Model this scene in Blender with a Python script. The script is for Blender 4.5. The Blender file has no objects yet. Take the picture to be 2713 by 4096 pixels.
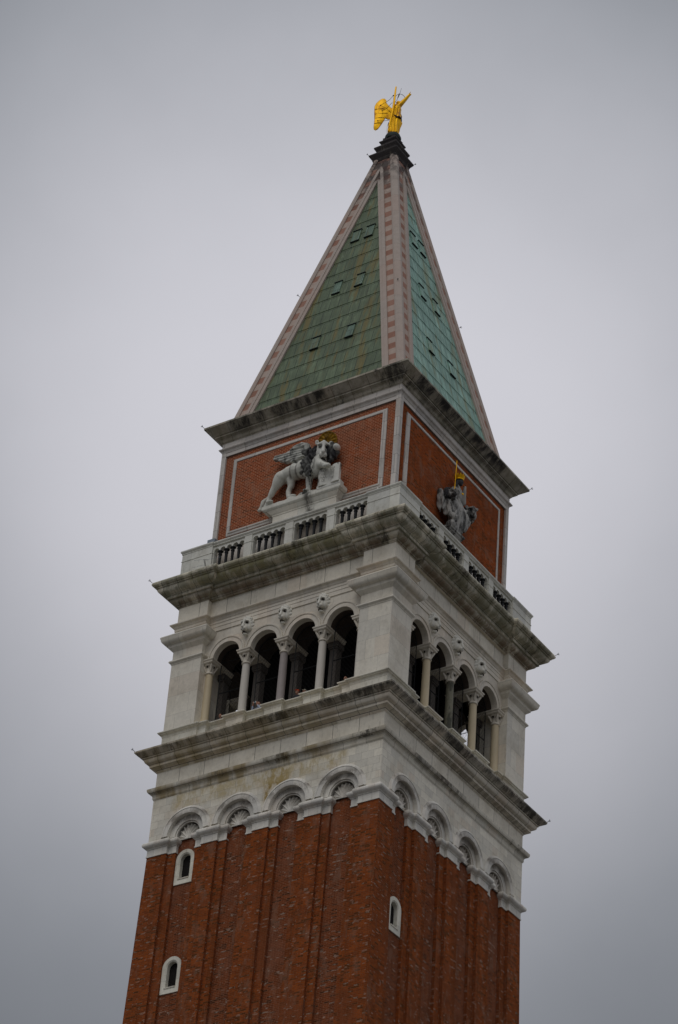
import bpy, bmesh, math, random
import numpy as np
from mathutils import Vector, Matrix, noise
R = math.radians
random.seed(7)
S = bpy.context.scene
COL = S.collection

# ---------------------------------------------------------------- camera
CAM = Vector((60.38174, -87.37413, 1.6))
RT = Vector((0.8415006, 0.5360182, 0.06753686))
UP = Vector((0.26986365, -0.52533735, 0.80696609))
FW = Vector((-0.46802815, 0.66083671, 0.58672353))
cd = bpy.data.cameras.new("camera")
cam = bpy.data.objects.new("camera", cd); COL.objects.link(cam)
cd.sensor_fit = 'VERTICAL'; cd.sensor_height = 24.0
cd.lens = 10787.21 / 4096 * 24.0
cd.clip_start = 0.5; cd.clip_end = 6000
m = Matrix((RT, UP, -FW)).transposed().to_4x4(); m.translation = CAM
cam.matrix_world = m
S.camera = cam
S.render.resolution_x = 678; S.render.resolution_y = 1024
S.view_settings.view_transform = 'Standard'; S.view_settings.look = 'None'
S.view_settings.exposure = 0.0; S.view_settings.gamma = 1.0

# ---------------------------------------------------------------- overcast sky
SUN_EL, SUN_AZ = R(52), R(172)
W = bpy.data.worlds.new("World"); S.world = W; W.use_nodes = True
nt = W.node_tree; nt.nodes.clear()
def wn(t, **k):
    n = nt.nodes.new(t)
    for a, b in k.items(): setattr(n, a, b)
    return n
out = wn('ShaderNodeOutputWorld'); bg = wn('ShaderNodeBackground'); bg.inputs[1].default_value = 0.1
nt.links.new(bg.outputs[0], out.inputs[0])
sky = wn('ShaderNodeTexSky', sky_type='NISHITA', sun_disc=False, sun_elevation=SUN_EL, sun_rotation=SUN_AZ)
tc = wn('ShaderNodeTexCoord')
gd = (FW + UP * 0.016 + RT * 0.004).normalized()       # bright centre: thin cloud, with lens vignetting painted into the sky
dot = wn('ShaderNodeVectorMath', operation='DOT_PRODUCT'); dot.inputs[1].default_value = gd
nt.links.new(tc.outputs['Generated'], dot.inputs[0])
ac = wn('ShaderNodeMath', operation='ARCCOSINE'); nt.links.new(dot.outputs['Value'], ac.inputs[0])
nz = wn('ShaderNodeTexNoise'); nz.inputs['Scale'].default_value = 5.0; nz.inputs['Detail'].default_value = 5
nt.links.new(tc.outputs['Generated'], nz.inputs['Vector'])
nm = wn('ShaderNodeMapRange'); nm.inputs[1].default_value = .3; nm.inputs[2].default_value = .7
nm.inputs[3].default_value = -.018; nm.inputs[4].default_value = .018
nt.links.new(nz.outputs[0], nm.inputs[0])
ad = wn('ShaderNodeMath', operation='ADD'); nt.links.new(ac.outputs[0], ad.inputs[0]); nt.links.new(nm.outputs[0], ad.inputs[1])
mr = wn('ShaderNodeMapRange'); mr.inputs[1].default_value = 0; mr.inputs[2].default_value = 1.0
nt.links.new(ad.outputs[0], mr.inputs[0])
rp = wn('ShaderNodeValToRGB'); rp.color_ramp.interpolation = 'B_SPLINE'
def sk(v, t): return (v * 1.01, v * (1.005 + .065 * t), v * (1.085 + .10 * t))
stops = [(0, sk(.630, 0)), (.07, sk(.612, 0)), (.11, sk(.535, .1)), (.145, sk(.445, .25)), (.175, sk(.375, .45)), (.21, sk(.285, .8)),
         (.25, sk(.215, 1)), (.30, sk(.20, 1)), (.42, sk(.26, .8)), (.75, sk(.43, .4)), (1.0, sk(.46, .4))]  # dark ring imitates lens falloff; sky brightens again out of view
cr = rp.color_ramp
while len(cr.elements) < len(stops): cr.elements.new(.5)
for e, (p_, c_) in zip(cr.elements, stops): e.position = p_; e.color = (*c_, 1)
nt.links.new(mr.outputs[0], rp.inputs[0])
x10 = wn('ShaderNodeVectorMath', operation='SCALE'); sz = wn('ShaderNodeSeparateXYZ'); nt.links.new(tc.outputs['Generated'], sz.inputs[0])      # overcast: zenith brighter than horizon
ze = wn('ShaderNodeMapRange'); ze.inputs[1].default_value = 0; ze.inputs[2].default_value = 1; ze.inputs[3].default_value = 5.6; ze.inputs[4].default_value = 12.6
nt.links.new(sz.outputs[2], ze.inputs[0]); nt.links.new(ze.outputs[0], x10.inputs['Scale'])
nt.links.new(rp.outputs[0], x10.inputs[0])
mx = wn('ShaderNodeMix', data_type='RGBA'); mx.inputs[0].default_value = 0.985
nt.links.new(sky.outputs[0], mx.inputs[6]); nt.links.new(x10.outputs[0], mx.inputs[7])
nt.links.new(mx.outputs[2], bg.inputs[0])
sl = bpy.data.lights.new("sun", 'SUN'); sl.energy = 0.5; sl.angle = R(35); sl.color = (1, .96, .9)
so = bpy.data.objects.new("sun", sl); COL.objects.link(so)
sd = Vector((math.sin(SUN_AZ) * math.cos(SUN_EL), math.cos(SUN_AZ) * math.cos(SUN_EL), math.sin(SUN_EL)))
so.rotation_euler = sd.to_track_quat('Z', 'Y').to_euler(); so.location = (0, 0, 150)

# ---------------------------------------------------------------- materials
class NB:
    def __init__(s, name, rough=.85, metallic=0.0):
        s.m = bpy.data.materials.new(name); s.m.use_nodes = True
        s.t = s.m.node_tree; s.b = s.t.nodes['Principled BSDF']
        s.b.inputs['Roughness'].default_value = rough; s.b.inputs['Specular IOR Level'].default_value = .22; s.b.inputs['Metallic'].default_value = metallic
        s.geo = s.n('ShaderNodeNewGeometry'); s.pos = s.geo.outputs['Position']
        sp = s.n('ShaderNodeSeparateXYZ'); s.l(s.pos, sp.inputs[0]); s.x, s.y, s.z = sp.outputs
    def n(s, t, **k):
        n = s.t.nodes.new(t)
        for a, b in k.items(): setattr(n, a, b)
        return n
    def l(s, a, b): s.t.links.new(a, b)
    def put(s, v, sock):
        if isinstance(v, (int, float)): sock.default_value = v
        elif isinstance(v, tuple): sock.default_value = (*v, 1) if len(v) == 3 and len(sock.default_value) == 4 else v
        else: s.l(v, sock)
    def math(s, op, a, b=0.0, clamp=False):
        n = s.n('ShaderNodeMath', operation=op); n.use_clamp = clamp
        s.put(a, n.inputs[0]); s.put(b, n.inputs[1]); return n.outputs[0]
    def vec(s, x, y, z=0.0):
        n = s.n('ShaderNodeCombineXYZ'); s.put(x, n.inputs[0]); s.put(y, n.inputs[1]); s.put(z, n.inputs[2]); return n.outputs[0]
    def mix(s, f, a, b, mode='MIX'):
        n = s.n('ShaderNodeMix', data_type='RGBA', blend_type=mode)
        s.put(f, n.inputs[0]); s.put(a, n.inputs[6]); s.put(b, n.inputs[7]); return n.outputs[2]
    def noise(s, scale, detail=4, vec=None, rough=.55):
        n = s.n('ShaderNodeTexNoise'); n.inputs['Scale'].default_value = scale; n.inputs['Detail'].default_value = detail
        n.inputs['Roughness'].default_value = rough
        s.l(vec if vec is not None else s.pos, n.inputs['Vector']); return n.outputs[0]
    def ramp(s, v, a, b, lo=0.0, hi=1.0):
        n = s.n('ShaderNodeMapRange', interpolation_type='SMOOTHSTEP')
        s.put(v, n.inputs[0]); n.inputs[1].default_value = a; n.inputs[2].default_value = b
        n.inputs[3].default_value = lo; n.inputs[4].default_value = hi; return n.outputs[0]
    def face_u(s):
        sp = s.n('ShaderNodeSeparateXYZ'); s.l(s.geo.outputs['True Normal'], sp.inputs[0])
        ax = s.math('ABSOLUTE', sp.outputs[0]); ay = s.math('ABSOLUTE', sp.outputs[1])
        g = s.math('GREATER_THAN', ax, ay)
        d = s.math('SUBTRACT', s.y, s.x)
        n = s.n('ShaderNodeMath', operation='MULTIPLY_ADD'); s.l(g, n.inputs[0]); s.l(d, n.inputs[1]); s.l(s.x, n.inputs[2])
        s.isx = g
        return n.outputs[0]
    def brick(s, vec, w, h, mortar, c1=(0, 0, 0), c2=(1, 1, 1), off=.5, smooth=.1, bias=0.0):
        n = s.n('ShaderNodeTexBrick', offset=off); s.l(vec, n.inputs['Vector'])
        s.put((*c1, 1.0), n.inputs['Color1']); s.put((*c2, 1.0), n.inputs['Color2']); s.put((.5, .5, .5, 1.0), n.inputs['Mortar'])
        n.inputs['Scale'].default_value = 1.0; n.inputs['Brick Width'].default_value = w; n.inputs['Row Height'].default_value = h
        n.inputs['Mortar Size'].default_value = mortar; n.inputs['Mortar Smooth'].default_value = smooth; n.inputs['Bias'].default_value = bias
        return n.outputs['Color'], n.outputs['Fac']
    def box(s, v, a, b, soft):
        return s.math('MULTIPLY', s.ramp(v, a - soft, a + soft), s.ramp(v, b - soft, b + soft, 1.0, 0.0))
    def bump(s, h, strength, dist=.02):
        n = s.n('ShaderNodeBump'); n.inputs['Strength'].default_value = strength; n.inputs['Distance'].default_value = dist
        s.l(h, n.inputs['Height']); s.l(n.outputs[0], s.b.inputs['Normal'])
    def done(s, c): s.put(c, s.b.inputs['Base Color']); return s.m

def make_brick(name, w, h, mort, ca, cb, cm, patch, pale=.5, tint=1.0):
    ca = tuple(x * .88 for x in ca)
    s = NB(name, .95); s.b.inputs['Specular IOR Level'].default_value = .04; u = s.face_u(); v = s.vec(u, s.z)
    c, f = s.brick(v, w, h, mort)
    iu = s.math('FLOOR', s.math('DIVIDE', u, w)); iz = s.math('FLOOR', s.math('DIVIDE', s.z, h))
    wn_ = s.n('ShaderNodeTexWhiteNoise', noise_dimensions='2D'); s.l(s.vec(iu, iz), wn_.inputs['Vector']); rnd = wn_.outputs['Value']
    base = s.mix(c, ca, cb)
    base = s.mix(s.ramp(rnd, .80, .86), base, (ca[0] * .34, ca[1] * .50, ca[2] * .75))
    n1 = s.noise(.55, 4); n2 = s.noise(1.7, 3, s.vec(u, s.math('MULTIPLY', s.z, .8), 3.3)); n3 = s.noise(3.0, 3, s.vec(s.math('MULTIPLY', u, 1.2), s.math('MULTIPLY', s.z, 3.0), 9.1))
    base = s.mix(s.ramp(n1, .46, .66, 0, .75), base, patch)
    base = s.mix(s.ramp(n2, .50, .74, 0, .6), base, (ca[0] * .35, ca[1] * .4, ca[2] * .6))
    n5 = s.noise(1.0, 5, s.vec(s.math('MULTIPLY', u, 3.4), s.math('MULTIPLY', s.z, .16), 5.1), .65)
    base = s.mix(s.ramp(n5, .50, .64, 0, .55), base, (ca[0] * .42, ca[1] * .48, ca[2] * .7))
    n6 = s.noise(1.0, 5, s.vec(s.math('MULTIPLY', u, 1.6), s.math('MULTIPLY', s.z, .7), 15.1), .7)
    base = s.mix(s.ramp(n6, .52, .66, 0, .45), base, (.27, .165, .115))
    pl = s.math('MULTIPLY', s.ramp(n3, .58, .63), s.ramp(rnd, .45, .55))
    base = s.mix(s.math('MULTIPLY', pl, pale), base, (.44, .33, .26))
    base = s.mix(f, base, cm)
    n4 = s.noise(9.0, 3)
    base = s.mix(1.0, base, s.mix(n4, (.75 * tint,) * 3, (1.22 * tint,) * 3), 'MULTIPLY')
    s.bump(s.math('SUBTRACT', s.math('MULTIPLY', n4, .5), f), .6, .015)
    return s.done(base)

def make_stone(name, base=(.60, .58, .52), bw=1.1, bh=.42, mort=.006, joint=.7, crust=0.0, ochre=0.0, green=0.0, streak=.35,
               var=.12, rough=.75, crust_z=None, bands=None):
    s = NB(name, rough); u = s.face_u(); v = s.vec(u, s.z)
    c, f = s.brick(v, bw, bh, mort)
    lo = tuple(x * (1 - var) for x in base); hi = tuple(min(1, x * (1 + var)) for x in base)
    hi = (hi[0], hi[1] * .985, hi[2] * .96)
    col = s.mix(c, lo, hi)
    iu = s.math('FLOOR', s.math('DIVIDE', u, bw * .77)); iz = s.math('FLOOR', s.math('DIVIDE', s.z, bh))
    wn_ = s.n('ShaderNodeTexWhiteNoise', noise_dimensions='2D'); s.l(s.vec(iu, iz), wn_.inputs['Vector'])
    col = s.mix(s.ramp(wn_.outputs['Value'], .7, .95, 0, .3), col, (base[0] * .95, base[1] * .80, base[2] * .70))
    big = s.noise(.9, 5); fine = s.noise(7.0, 5, None, .65)
    col = s.mix(s.ramp(big, .42, .7, 0, .42), col, (base[0] * .62, base[1] * .58, base[2] * .52))
    sv = s.vec(s.math('MULTIPLY', u, 4.6), s.math('MULTIPLY', s.z, 1.1), 1.7); st = s.noise(1.0, 7, sv, .72)
    col = s.mix(s.ramp(st, .52, .74, 0, streak), col, (.20, .18, .13))
    if ochre:
        on = s.noise(1.0, 3, s.vec(s.math('MULTIPLY', u, 1.3), s.math('MULTIPLY', s.z, .5), 7.7), .6)
        side = s.math('SUBTRACT', 1.0, s.math('MULTIPLY', s.isx, .75))
        k = s.math('MULTIPLY', s.ramp(on, .42, .64, 0, ochre), s.math('MULTIPLY', side, s.ramp(s.x, 2.2, 4.2, 1.0, .25)))
        col = s.mix(k, col, (.27, .19, .065))
    if green:
        gn = s.noise(1.0, 4, s.vec(s.math('MULTIPLY', u, 1.5), s.math('MULTIPLY', s.z, 1.5), 2.2), .72)
        col = s.mix(s.ramp(gn, .40, .56, 0, green), col, (.10, .105, .045))
        gn2 = s.noise(1.0, 6, s.vec(s.math('MULTIPLY', u, 2.9), s.math('MULTIPLY', s.z, 1.7), 5.2), .72)
        col = s.mix(s.ramp(gn2, .54, .68, 0, green * .6), col, (.20, .15, .065))
    if crust:
        cn = s.noise(1.0, 6, s.vec(s.math('MULTIPLY', u, 3.1), s.math('MULTIPLY', s.z, 2.4), s.math('ADD', s.x, s.y)), .8)
        cl = s.noise(.45, 2, s.vec(s.x, s.y, 31.0))
        cn = s.math('ADD', cn, s.math('MULTIPLY', s.math('SUBTRACT', cl, .5), .9))
        k = s.ramp(cn, .60 - .2 * crust, .82 - .2 * crust, 0, .85)
        if crust_z: k = s.math('MULTIPLY', k, s.box(s.z, crust_z[0], crust_z[1], .035))
        col = s.mix(k, col, (.022, .020, .016))
    for (uf, u0, u1, z0, z1, cc, amt) in (bands or []):
        bn = s.noise(1.0, 6, s.vec(s.math('MULTIPLY', u, 2.6), s.math('MULTIPLY', s.z, 1.4), 8.8), .75)
        fm = s.isx if uf == 'x' else s.math('SUBTRACT', 1.0, s.isx)
        k = s.math('MULTIPLY', s.math('MULTIPLY', s.box(u, u0, u1, .16), s.box(s.z, z0, z1, .22)), s.math('MULTIPLY', fm, s.ramp(bn, .40, .58, amt * .25, amt)))
        col = s.mix(k, col, cc)
    col = s.mix(s.math('MULTIPLY', f, joint), col, (.10, .085, .065))
    col = s.mix(1.0, col, s.mix(fine, (.80,) * 3, (1.2,) * 3), 'MULTIPLY')
    s.bump(s.math('SUBTRACT', s.math('MULTIPLY', fine, .5), f), .35, .012)
    return s.done(col)

M = {}
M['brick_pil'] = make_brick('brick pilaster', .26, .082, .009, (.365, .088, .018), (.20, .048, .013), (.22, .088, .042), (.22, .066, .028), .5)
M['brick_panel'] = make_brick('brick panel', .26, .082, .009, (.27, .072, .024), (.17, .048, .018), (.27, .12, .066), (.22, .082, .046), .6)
M['brick_attic_front'] = make_brick('brick attic front', .27, .098, .015, (.37, .082, .027), (.21, .048, .018), (.46, .21, .12), (.24, .088, .05), .25, 1.08)
M['brick_attic_side'] = make_brick('brick attic side', .27, .098, .011, (.40, .086, .015), (.25, .052, .012), (.28, .105, .05), (.22, .064, .028), .18, 1.0)
M['wall'] = make_stone('white wall stone', (.75, .715, .615), .62, .36, .006, .45, streak=.25,
                       bands=[('y', .02, 1.25, 59.3, 61.2, (.32, .22, .07), 1.0), ('y', -4.9, 4.2, 60.1, 60.95, (.46, .36, .17), .7)])
M['arch_ring'] = make_stone('arch ring stone with soot and painted shade', (.72, .70, .64), .45, .9, .006, .35, streak=.25, bands=[('y', -6, 6, 59.42, 59.80, (.11, .085, .06), .75), ('x', -6, 6, 59.42, 59.80, (.11, .085, .06), .8)])  # dark crown bands: soot stain plus painted shade under the reveal
M['shell'] = make_stone('shell stone with soot and painted shade', (.70, .68, .62), 5, 5, .002, .1, streak=.25, bands=[('y', -6, 6, 58.98, 59.6, (.14, .11, .08), .65), ('x', -6, 6, 59.0, 59.6, (.08, .065, .05), .8)])  # dark upper bands: soot plus painted shade in the deep flute ends
M['arch'] = make_stone('arch stone', (.72, .70, .64), .45, .9, .006, .35, streak=.25)
M['frieze'] = make_stone('frieze stone', (.72, .68, .58), 1.35, 1.6, .012, .9, streak=.45)
M['string'] = make_stone('string course stone', (.66, .63, .54), 1.15, 1.2, .010, .7, crust=.42, ochre=.75, streak=.5, crust_z=(61.14, 61.40),
                         bands=[('y', -.05, 1.3, 61.0, 61.5, (.07, .05, .02), .9), ('x', -3.6, .6, 61.15, 61.45, (.05, .04, .03), .85)])
M['cornice_low'] = make_stone('stained lower cornice stone', (.74, .69, .58), .95, 1.6, .012, .8, crust=.7, ochre=.5, streak=.5, crust_z=(62.92, 63.30),
                              bands=[('y', -7, 7, 62.95, 63.3, (.22, .18, .10), .55), ('y', 3.0, 7, 62.95, 63.3, (.05, .047, .04), .9), ('x', -7, 7, 62.95, 63.3, (.06, .055, .045), .9), ('y', -6.5, 2.8, 62.25, 62.95, (.42, .32, .14), .40), ('x', -4.5, 6, 62.3, 62.6, (.14, .11, .075), .7)])
M['cornice_main'] = make_stone('algae stained cornice stone', (.68, .64, .52), .85, 2.5, .014, .85, crust=.28, green=.55, streak=.7,
                               bands=[('y', -7, 5.2, 71.1, 71.56, (.20, .145, .10), .8), ('x', -7, 7, 71.1, 71.56, (.20, .14, .09), .85), ('y', -5, 3.4, 71.8, 72.14, (.26, .23, .09), .75), ('x', -3.8, 6, 71.8, 72.14, (.18, .165, .09), .7)])
M['cornice_attic'] = make_stone('blackened attic cornice stone', (.50, .46, .38), 1.0, 2.5, .012, .8, crust=.42, green=.30, streak=.8, crust_z=(81.1, 82),
                                bands=[('y', -4.4, -2.4, 81.40, 81.9, (.030, .028, .024), .95), ('y', -1.9, 1.1, 81.40, 81.9, (.030, .028, .024), .95), ('x', -4.6, 3.6, 81.44, 81.9, (.035, .032, .030), 1.0), ('x', -3.6, 4.6, 81.1, 81.44, (.10, .09, .07), .8)])
M['pier'] = make_stone('belfry pier stone', (.70, .665, .575), 1.35, 1.02, .005, .5, streak=.3, var=.08)
M['belfry'] = make_stone('belfry arcade stone', (.71, .66, .565), 1.0, 3.0, .004, .35, streak=.25)
M['parapet'] = make_stone('pale parapet stone', (.78, .76, .66), 2.0, 1.4, .005, .5, streak=.3, ochre=.15)
M['balustrade'] = make_stone('balustrade stone', (.68, .68, .62), 2.2, 2.4, .006, .5, streak=.35)
M['attic_stone'] = make_stone('attic trim stone', (.60, .57, .53), 1.25, 1.1, .010, .7, streak=.35)
M['capstone'] = make_stone('blackened cap stone', (.050, .044, .044), .6, .7, .006, .4, crust=.35, streak=.8)
M['sculpt_white'] = None

def simple(name, col, rough=.6, metal=0.0, var=.25, scale=4.0, dark=None, dthr=(.55, .7)):
    s = NB(name, rough, metal); n = s.noise(scale, 5)
    c = s.mix(n, tuple(x * (1 - var) for x in col), tuple(min(1, x * (1 + var)) for x in col))
    if dark:
        d = s.noise(1.0, 6, s.vec(s.math('MULTIPLY', s.x, 2.2), s.math('MULTIPLY', s.y, 2.2), s.math('MULTIPLY', s.z, .8)), .65)
        c = s.mix(s.ramp(d, dthr[0], dthr[1], 0, .92), c, dark)
    s.bump(s.noise(scale * 4, 4), .25, .02)
    return s.done(c)
M['lion'] = simple('weathered pale statue stone', (.66, .65, .585), .7, 0, .2, 3, (.06, .06, .05), (.58, .68))
M['lion_wing'] = simple('streaked statue wing', (.50, .50, .45), .7, 0, .25, 3, (.035, .035, .032), (.50, .64))
def make_lion_body():
    s = NB('rib stained statue stone', .75); n = s.noise(3, 5)
    c = s.mix(n, (.52, .52, .46), (.70, .69, .61))
    xx = s.math('ADD', s.x, s.math('MULTIPLY', s.math('SUBTRACT', s.z, 77.5), -.22)); hz = s.box(s.z, 77.15, 78.0, .12)
    for a, b in ((-.50, -.38), (-.12, .0)): c = s.mix(s.math('MULTIPLY', s.math('MULTIPLY', s.box(xx, a, b, .05), hz), .72), c, (.10, .085, .07))
    d = s.noise(1.0, 6, s.vec(s.math('MULTIPLY', s.x, 5), s.math('MULTIPLY', s.y, 5), s.math('MULTIPLY', s.z, 1.4)), .7)
    c = s.mix(s.math('MULTIPLY', s.ramp(d, .46, .58), s.box(s.x, .25, 1.05, .15)), c, (.05, .05, .045))
    c = s.mix(s.ramp(d, .58, .68, 0, .6), c, (.16, .15, .13))
    s.bump(n, .3, .02); return s.done(c)
M['lion_body'] = make_lion_body()
M['lion_plinth'] = make_stone('lion plinth stone', (.74, .73, .65), 2.2, 1.4, .005, .5, streak=.3, bands=[('y', .42, .88, 74.4, 75.95, (.06, .055, .045), .9)])
M['letter'] = simple('carved letter shade', (.36, .355, .32), .8)
M['mane'] = simple('soot blackened statue stone', (.12, .12, .11), .75, 0, .5, 4, (.014, .013, .016), (.40, .54))
M['justice'] = simple('grey statue stone', (.34, .33, .305), .75, 0, .4, 4, (.030, .029, .028), (.46, .58))
M['black_stone'] = simple('blackened stone', (.035, .035, .04), .6, 0, .5, 4)
M['maskstone'] = simple('pale mask stone', (.70, .68, .60), .75, 0, .12, 6)
M['hollow'] = simple('painted hollow shade', (.035, .028, .022), .9)  # stands in for the shade inside eyes, mouths and drilled holes
M['gold'] = simple('gilded bronze', (.80, .43, .003), .40, .55, .22, 3, (.34, .125, .005), (.50, .66))
M['gold_old'] = simple('tarnished gilding', (.26, .135, .003), .5, .3, .4, 9, (.10, .05, .01), (.5, .6))
M['bronze_dark'] = simple('dark hem', (.05, .018, .012), .7)
M['iron'] = simple('black iron', (.008, .009, .010), .6, 0)
M['lead'] = simple('dark green bronze', (.018, .028, .024), .6, .2)
M['inner_dark'] = simple('painted interior darkness', (.008, .007, .007), .95)  # near black: the unlit interior is put into the colour
M['soffit'] = simple('grimy brick soffit with painted shade', (.075, .058, .045), .95, 0, .4, 3)  # dark brick, with the belfry's inner shade added to the colour
M['inner_stone'] = simple('inner stone with painted shade', (.13, .115, .10), .9, 0, .3, 2)  # stone darkened in colour to imitate the dim belfry interior
M['col_yellow'] = simple('ochre veined marble', (.60, .50, .33), .5, 0, .12, 1.5)
M['col_pale'] = simple('pale marble', (.60, .56, .49), .5, 0, .1, 2)
M['col_grey'] = simple('purple grey marble', (.33, .29, .27), .5, 0, .2, 2.5)
M['col_moss'] = simple('dark mottled marble', (.19, .18, .13), .6, 0, .5, 9, (.05, .05, .035), (.5, .62))
M['plug'] = simple('dark opening', (.012, .010, .009), .95)
M['lamp_grey'] = simple('grey metal housing', (.22, .25, .28), .5, .3)
M['skin'] = simple('skin', (.50, .26, .18), .6, 0, .05)
M['hair'] = simple('dark hair', (.03, .02, .015), .7)
M['cap_red'] = simple('orange red cap', (.75, .10, .03), .7, 0, .05)
M['cap_white'] = simple('cream cap', (.62, .58, .46), .7, 0, .05)
M['cloth_blue'] = simple('pale blue shirt', (.42, .48, .60), .8, 0, .05)
M['cloth_dark'] = simple('dark jacket', (.05, .05, .06), .8, 0, .05)
M['cloth_tan'] = simple('tan coat', (.28, .22, .15), .8, 0, .05)
M['jeans'] = simple('trousers', (.06, .08, .13), .85, 0, .05)
M['phone'] = simple('pale camera', (.55, .65, .68), .4)

def make_copper(name, a, b, brown, seam_off):
    s = NB(name, .6); u = s.face_u(); sl_ = s.math('MULTIPLY', s.z, 1.0)
    c, f = s.brick(s.vec(u, s.math('SUBTRACT', sl_, seam_off)), .56, .985, .016)
    col = s.mix(c, a, b)
    iu = s.math('FLOOR', s.math('DIVIDE', u, .56)); iz = s.math('FLOOR', s.math('DIVIDE', s.math('SUBTRACT', s.z, seam_off), .985))
    w_ = s.n('ShaderNodeTexWhiteNoise', noise_dimensions='2D'); s.l(s.vec(iu, iz), w_.inputs['Vector'])
    col = s.mix(s.ramp(w_.outputs['Value'], .3, 1.0, 0, .35), col, tuple(x * .62 for x in a))
    st = s.noise(1.0, 6, s.vec(s.math('MULTIPLY', u, 6), s.math('MULTIPLY', s.z, 1.0), .5), .7)
    col = s.mix(s.ramp(st, .50, .68, 0, .75), col, (b[0] * 1.55, b[1] * 1.45, b[2] * 1.45)); col = s.mix(s.ramp(st, .48, .34, 0, .6), col, (a[0] * .55, a[1] * .55, a[2] * .6))
    big = s.noise(.5, 3); col = s.mix(s.ramp(big, .4, .65, 0, .5), col, tuple(x * .7 for x in a))
    br = s.noise(1.0, 4, s.vec(s.math('MULTIPLY', u, 2.2), s.math('MULTIPLY', s.z, .28), 6.5), .6)
    col = s.mix(s.ramp(br, .50, .64, 0, .65), col, brown)
    col = s.mix(s.math('MULTIPLY', f, .8), col, (.02, .03, .025))
    s.bump(f, -.3, .01)
    return s.done(col)
M['copper_front'] = make_copper('dark green copper patina and shading', (.112, .150, .086), (.138, .190, .112), (.20, .145, .035), .63)  # front darker than side: patina, with part of the lighting put into the colour
M['copper_side'] = make_copper('bright copper verdigris and lighting', (.24, .41, .335), (.30, .49, .41), (.22, .22, .10), .63)  # side brighter: verdigris, with part of the lighting in its colour
M['copper_hatch'] = make_copper('pale hatch copper', (.14, .22, .165), (.16, .24, .18), (.15, .14, .05), .2)
def make_band():
    s = NB('banded rib stone', .8)
    ph = s.math('FRACT', s.math('DIVIDE', s.math('SUBTRACT', s.z, .40), .905))
    k = s.ramp(ph, .49, .51); n = s.noise(5, 4)
    iz = s.math('FLOOR', s.math('DIVIDE', s.z, .905)); w_ = s.n('ShaderNodeTexWhiteNoise', noise_dimensions='1D'); s.l(iz, w_.inputs['W'])
    c = s.mix(k, (.46, .365, .305), s.mix(w_.outputs['Value'], (.37, .205, .15), (.30, .15, .105)))
    c = s.mix(1.0, c, s.mix(n, (.8,) * 3, (1.2,) * 3), 'MULTIPLY')
    d = s.noise(1.6, 5, None, .65); k2 = s.math('MULTIPLY', s.ramp(d, .36, .56), s.ramp(s.z, 96.5, 100.5))
    return s.done(s.mix(s.math('MULTIPLY', k2, .85), c, (.035, .03, .03)))
M['band'] = make_band()
def make_rib():
    s = NB('pinkish rib stone', .8); n = s.noise(4, 5)
    c = s.mix(n, (.37, .31, .265), (.51, .445, .39))
    ph = s.math('FRACT', s.math('DIVIDE', s.z, 1.55)); c = s.mix(s.ramp(ph, .0, .012, .75, 0), c, (.08, .07, .06))
    iz = s.math('FLOOR', s.math('DIVIDE', s.z, 1.55)); w_ = s.n('ShaderNodeTexWhiteNoise', noise_dimensions='1D'); s.l(iz, w_.inputs['W'])
    c = s.mix(s.math('MULTIPLY', w_.outputs['Value'], .5), c, (.48, .36, .30))
    d = s.noise(1.8, 5, None, .65); k2 = s.math('MULTIPLY', s.ramp(d, .40, .60), s.ramp(s.z, 98.5, 101.5))
    return s.done(s.mix(s.math('MULTIPLY', k2, .85), c, (.035, .03, .03)))
M['rib'] = make_rib()
def make_ground():
    s = NB('paving', .9); c, f = s.brick(s.vec(s.x, s.y), 1.2, .6, .01, off=.5)
    col = s.mix(c, (.09, .088, .085), (.13, .128, .125)); col = s.mix(f, col, (.1, .1, .1)); n = s.noise(.3, 4)
    return s.done(s.mix(1.0, col, s.mix(n, (.8,) * 3, (1.2,) * 3), 'MULTIPLY'))
M['ground'] = make_ground()

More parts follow.
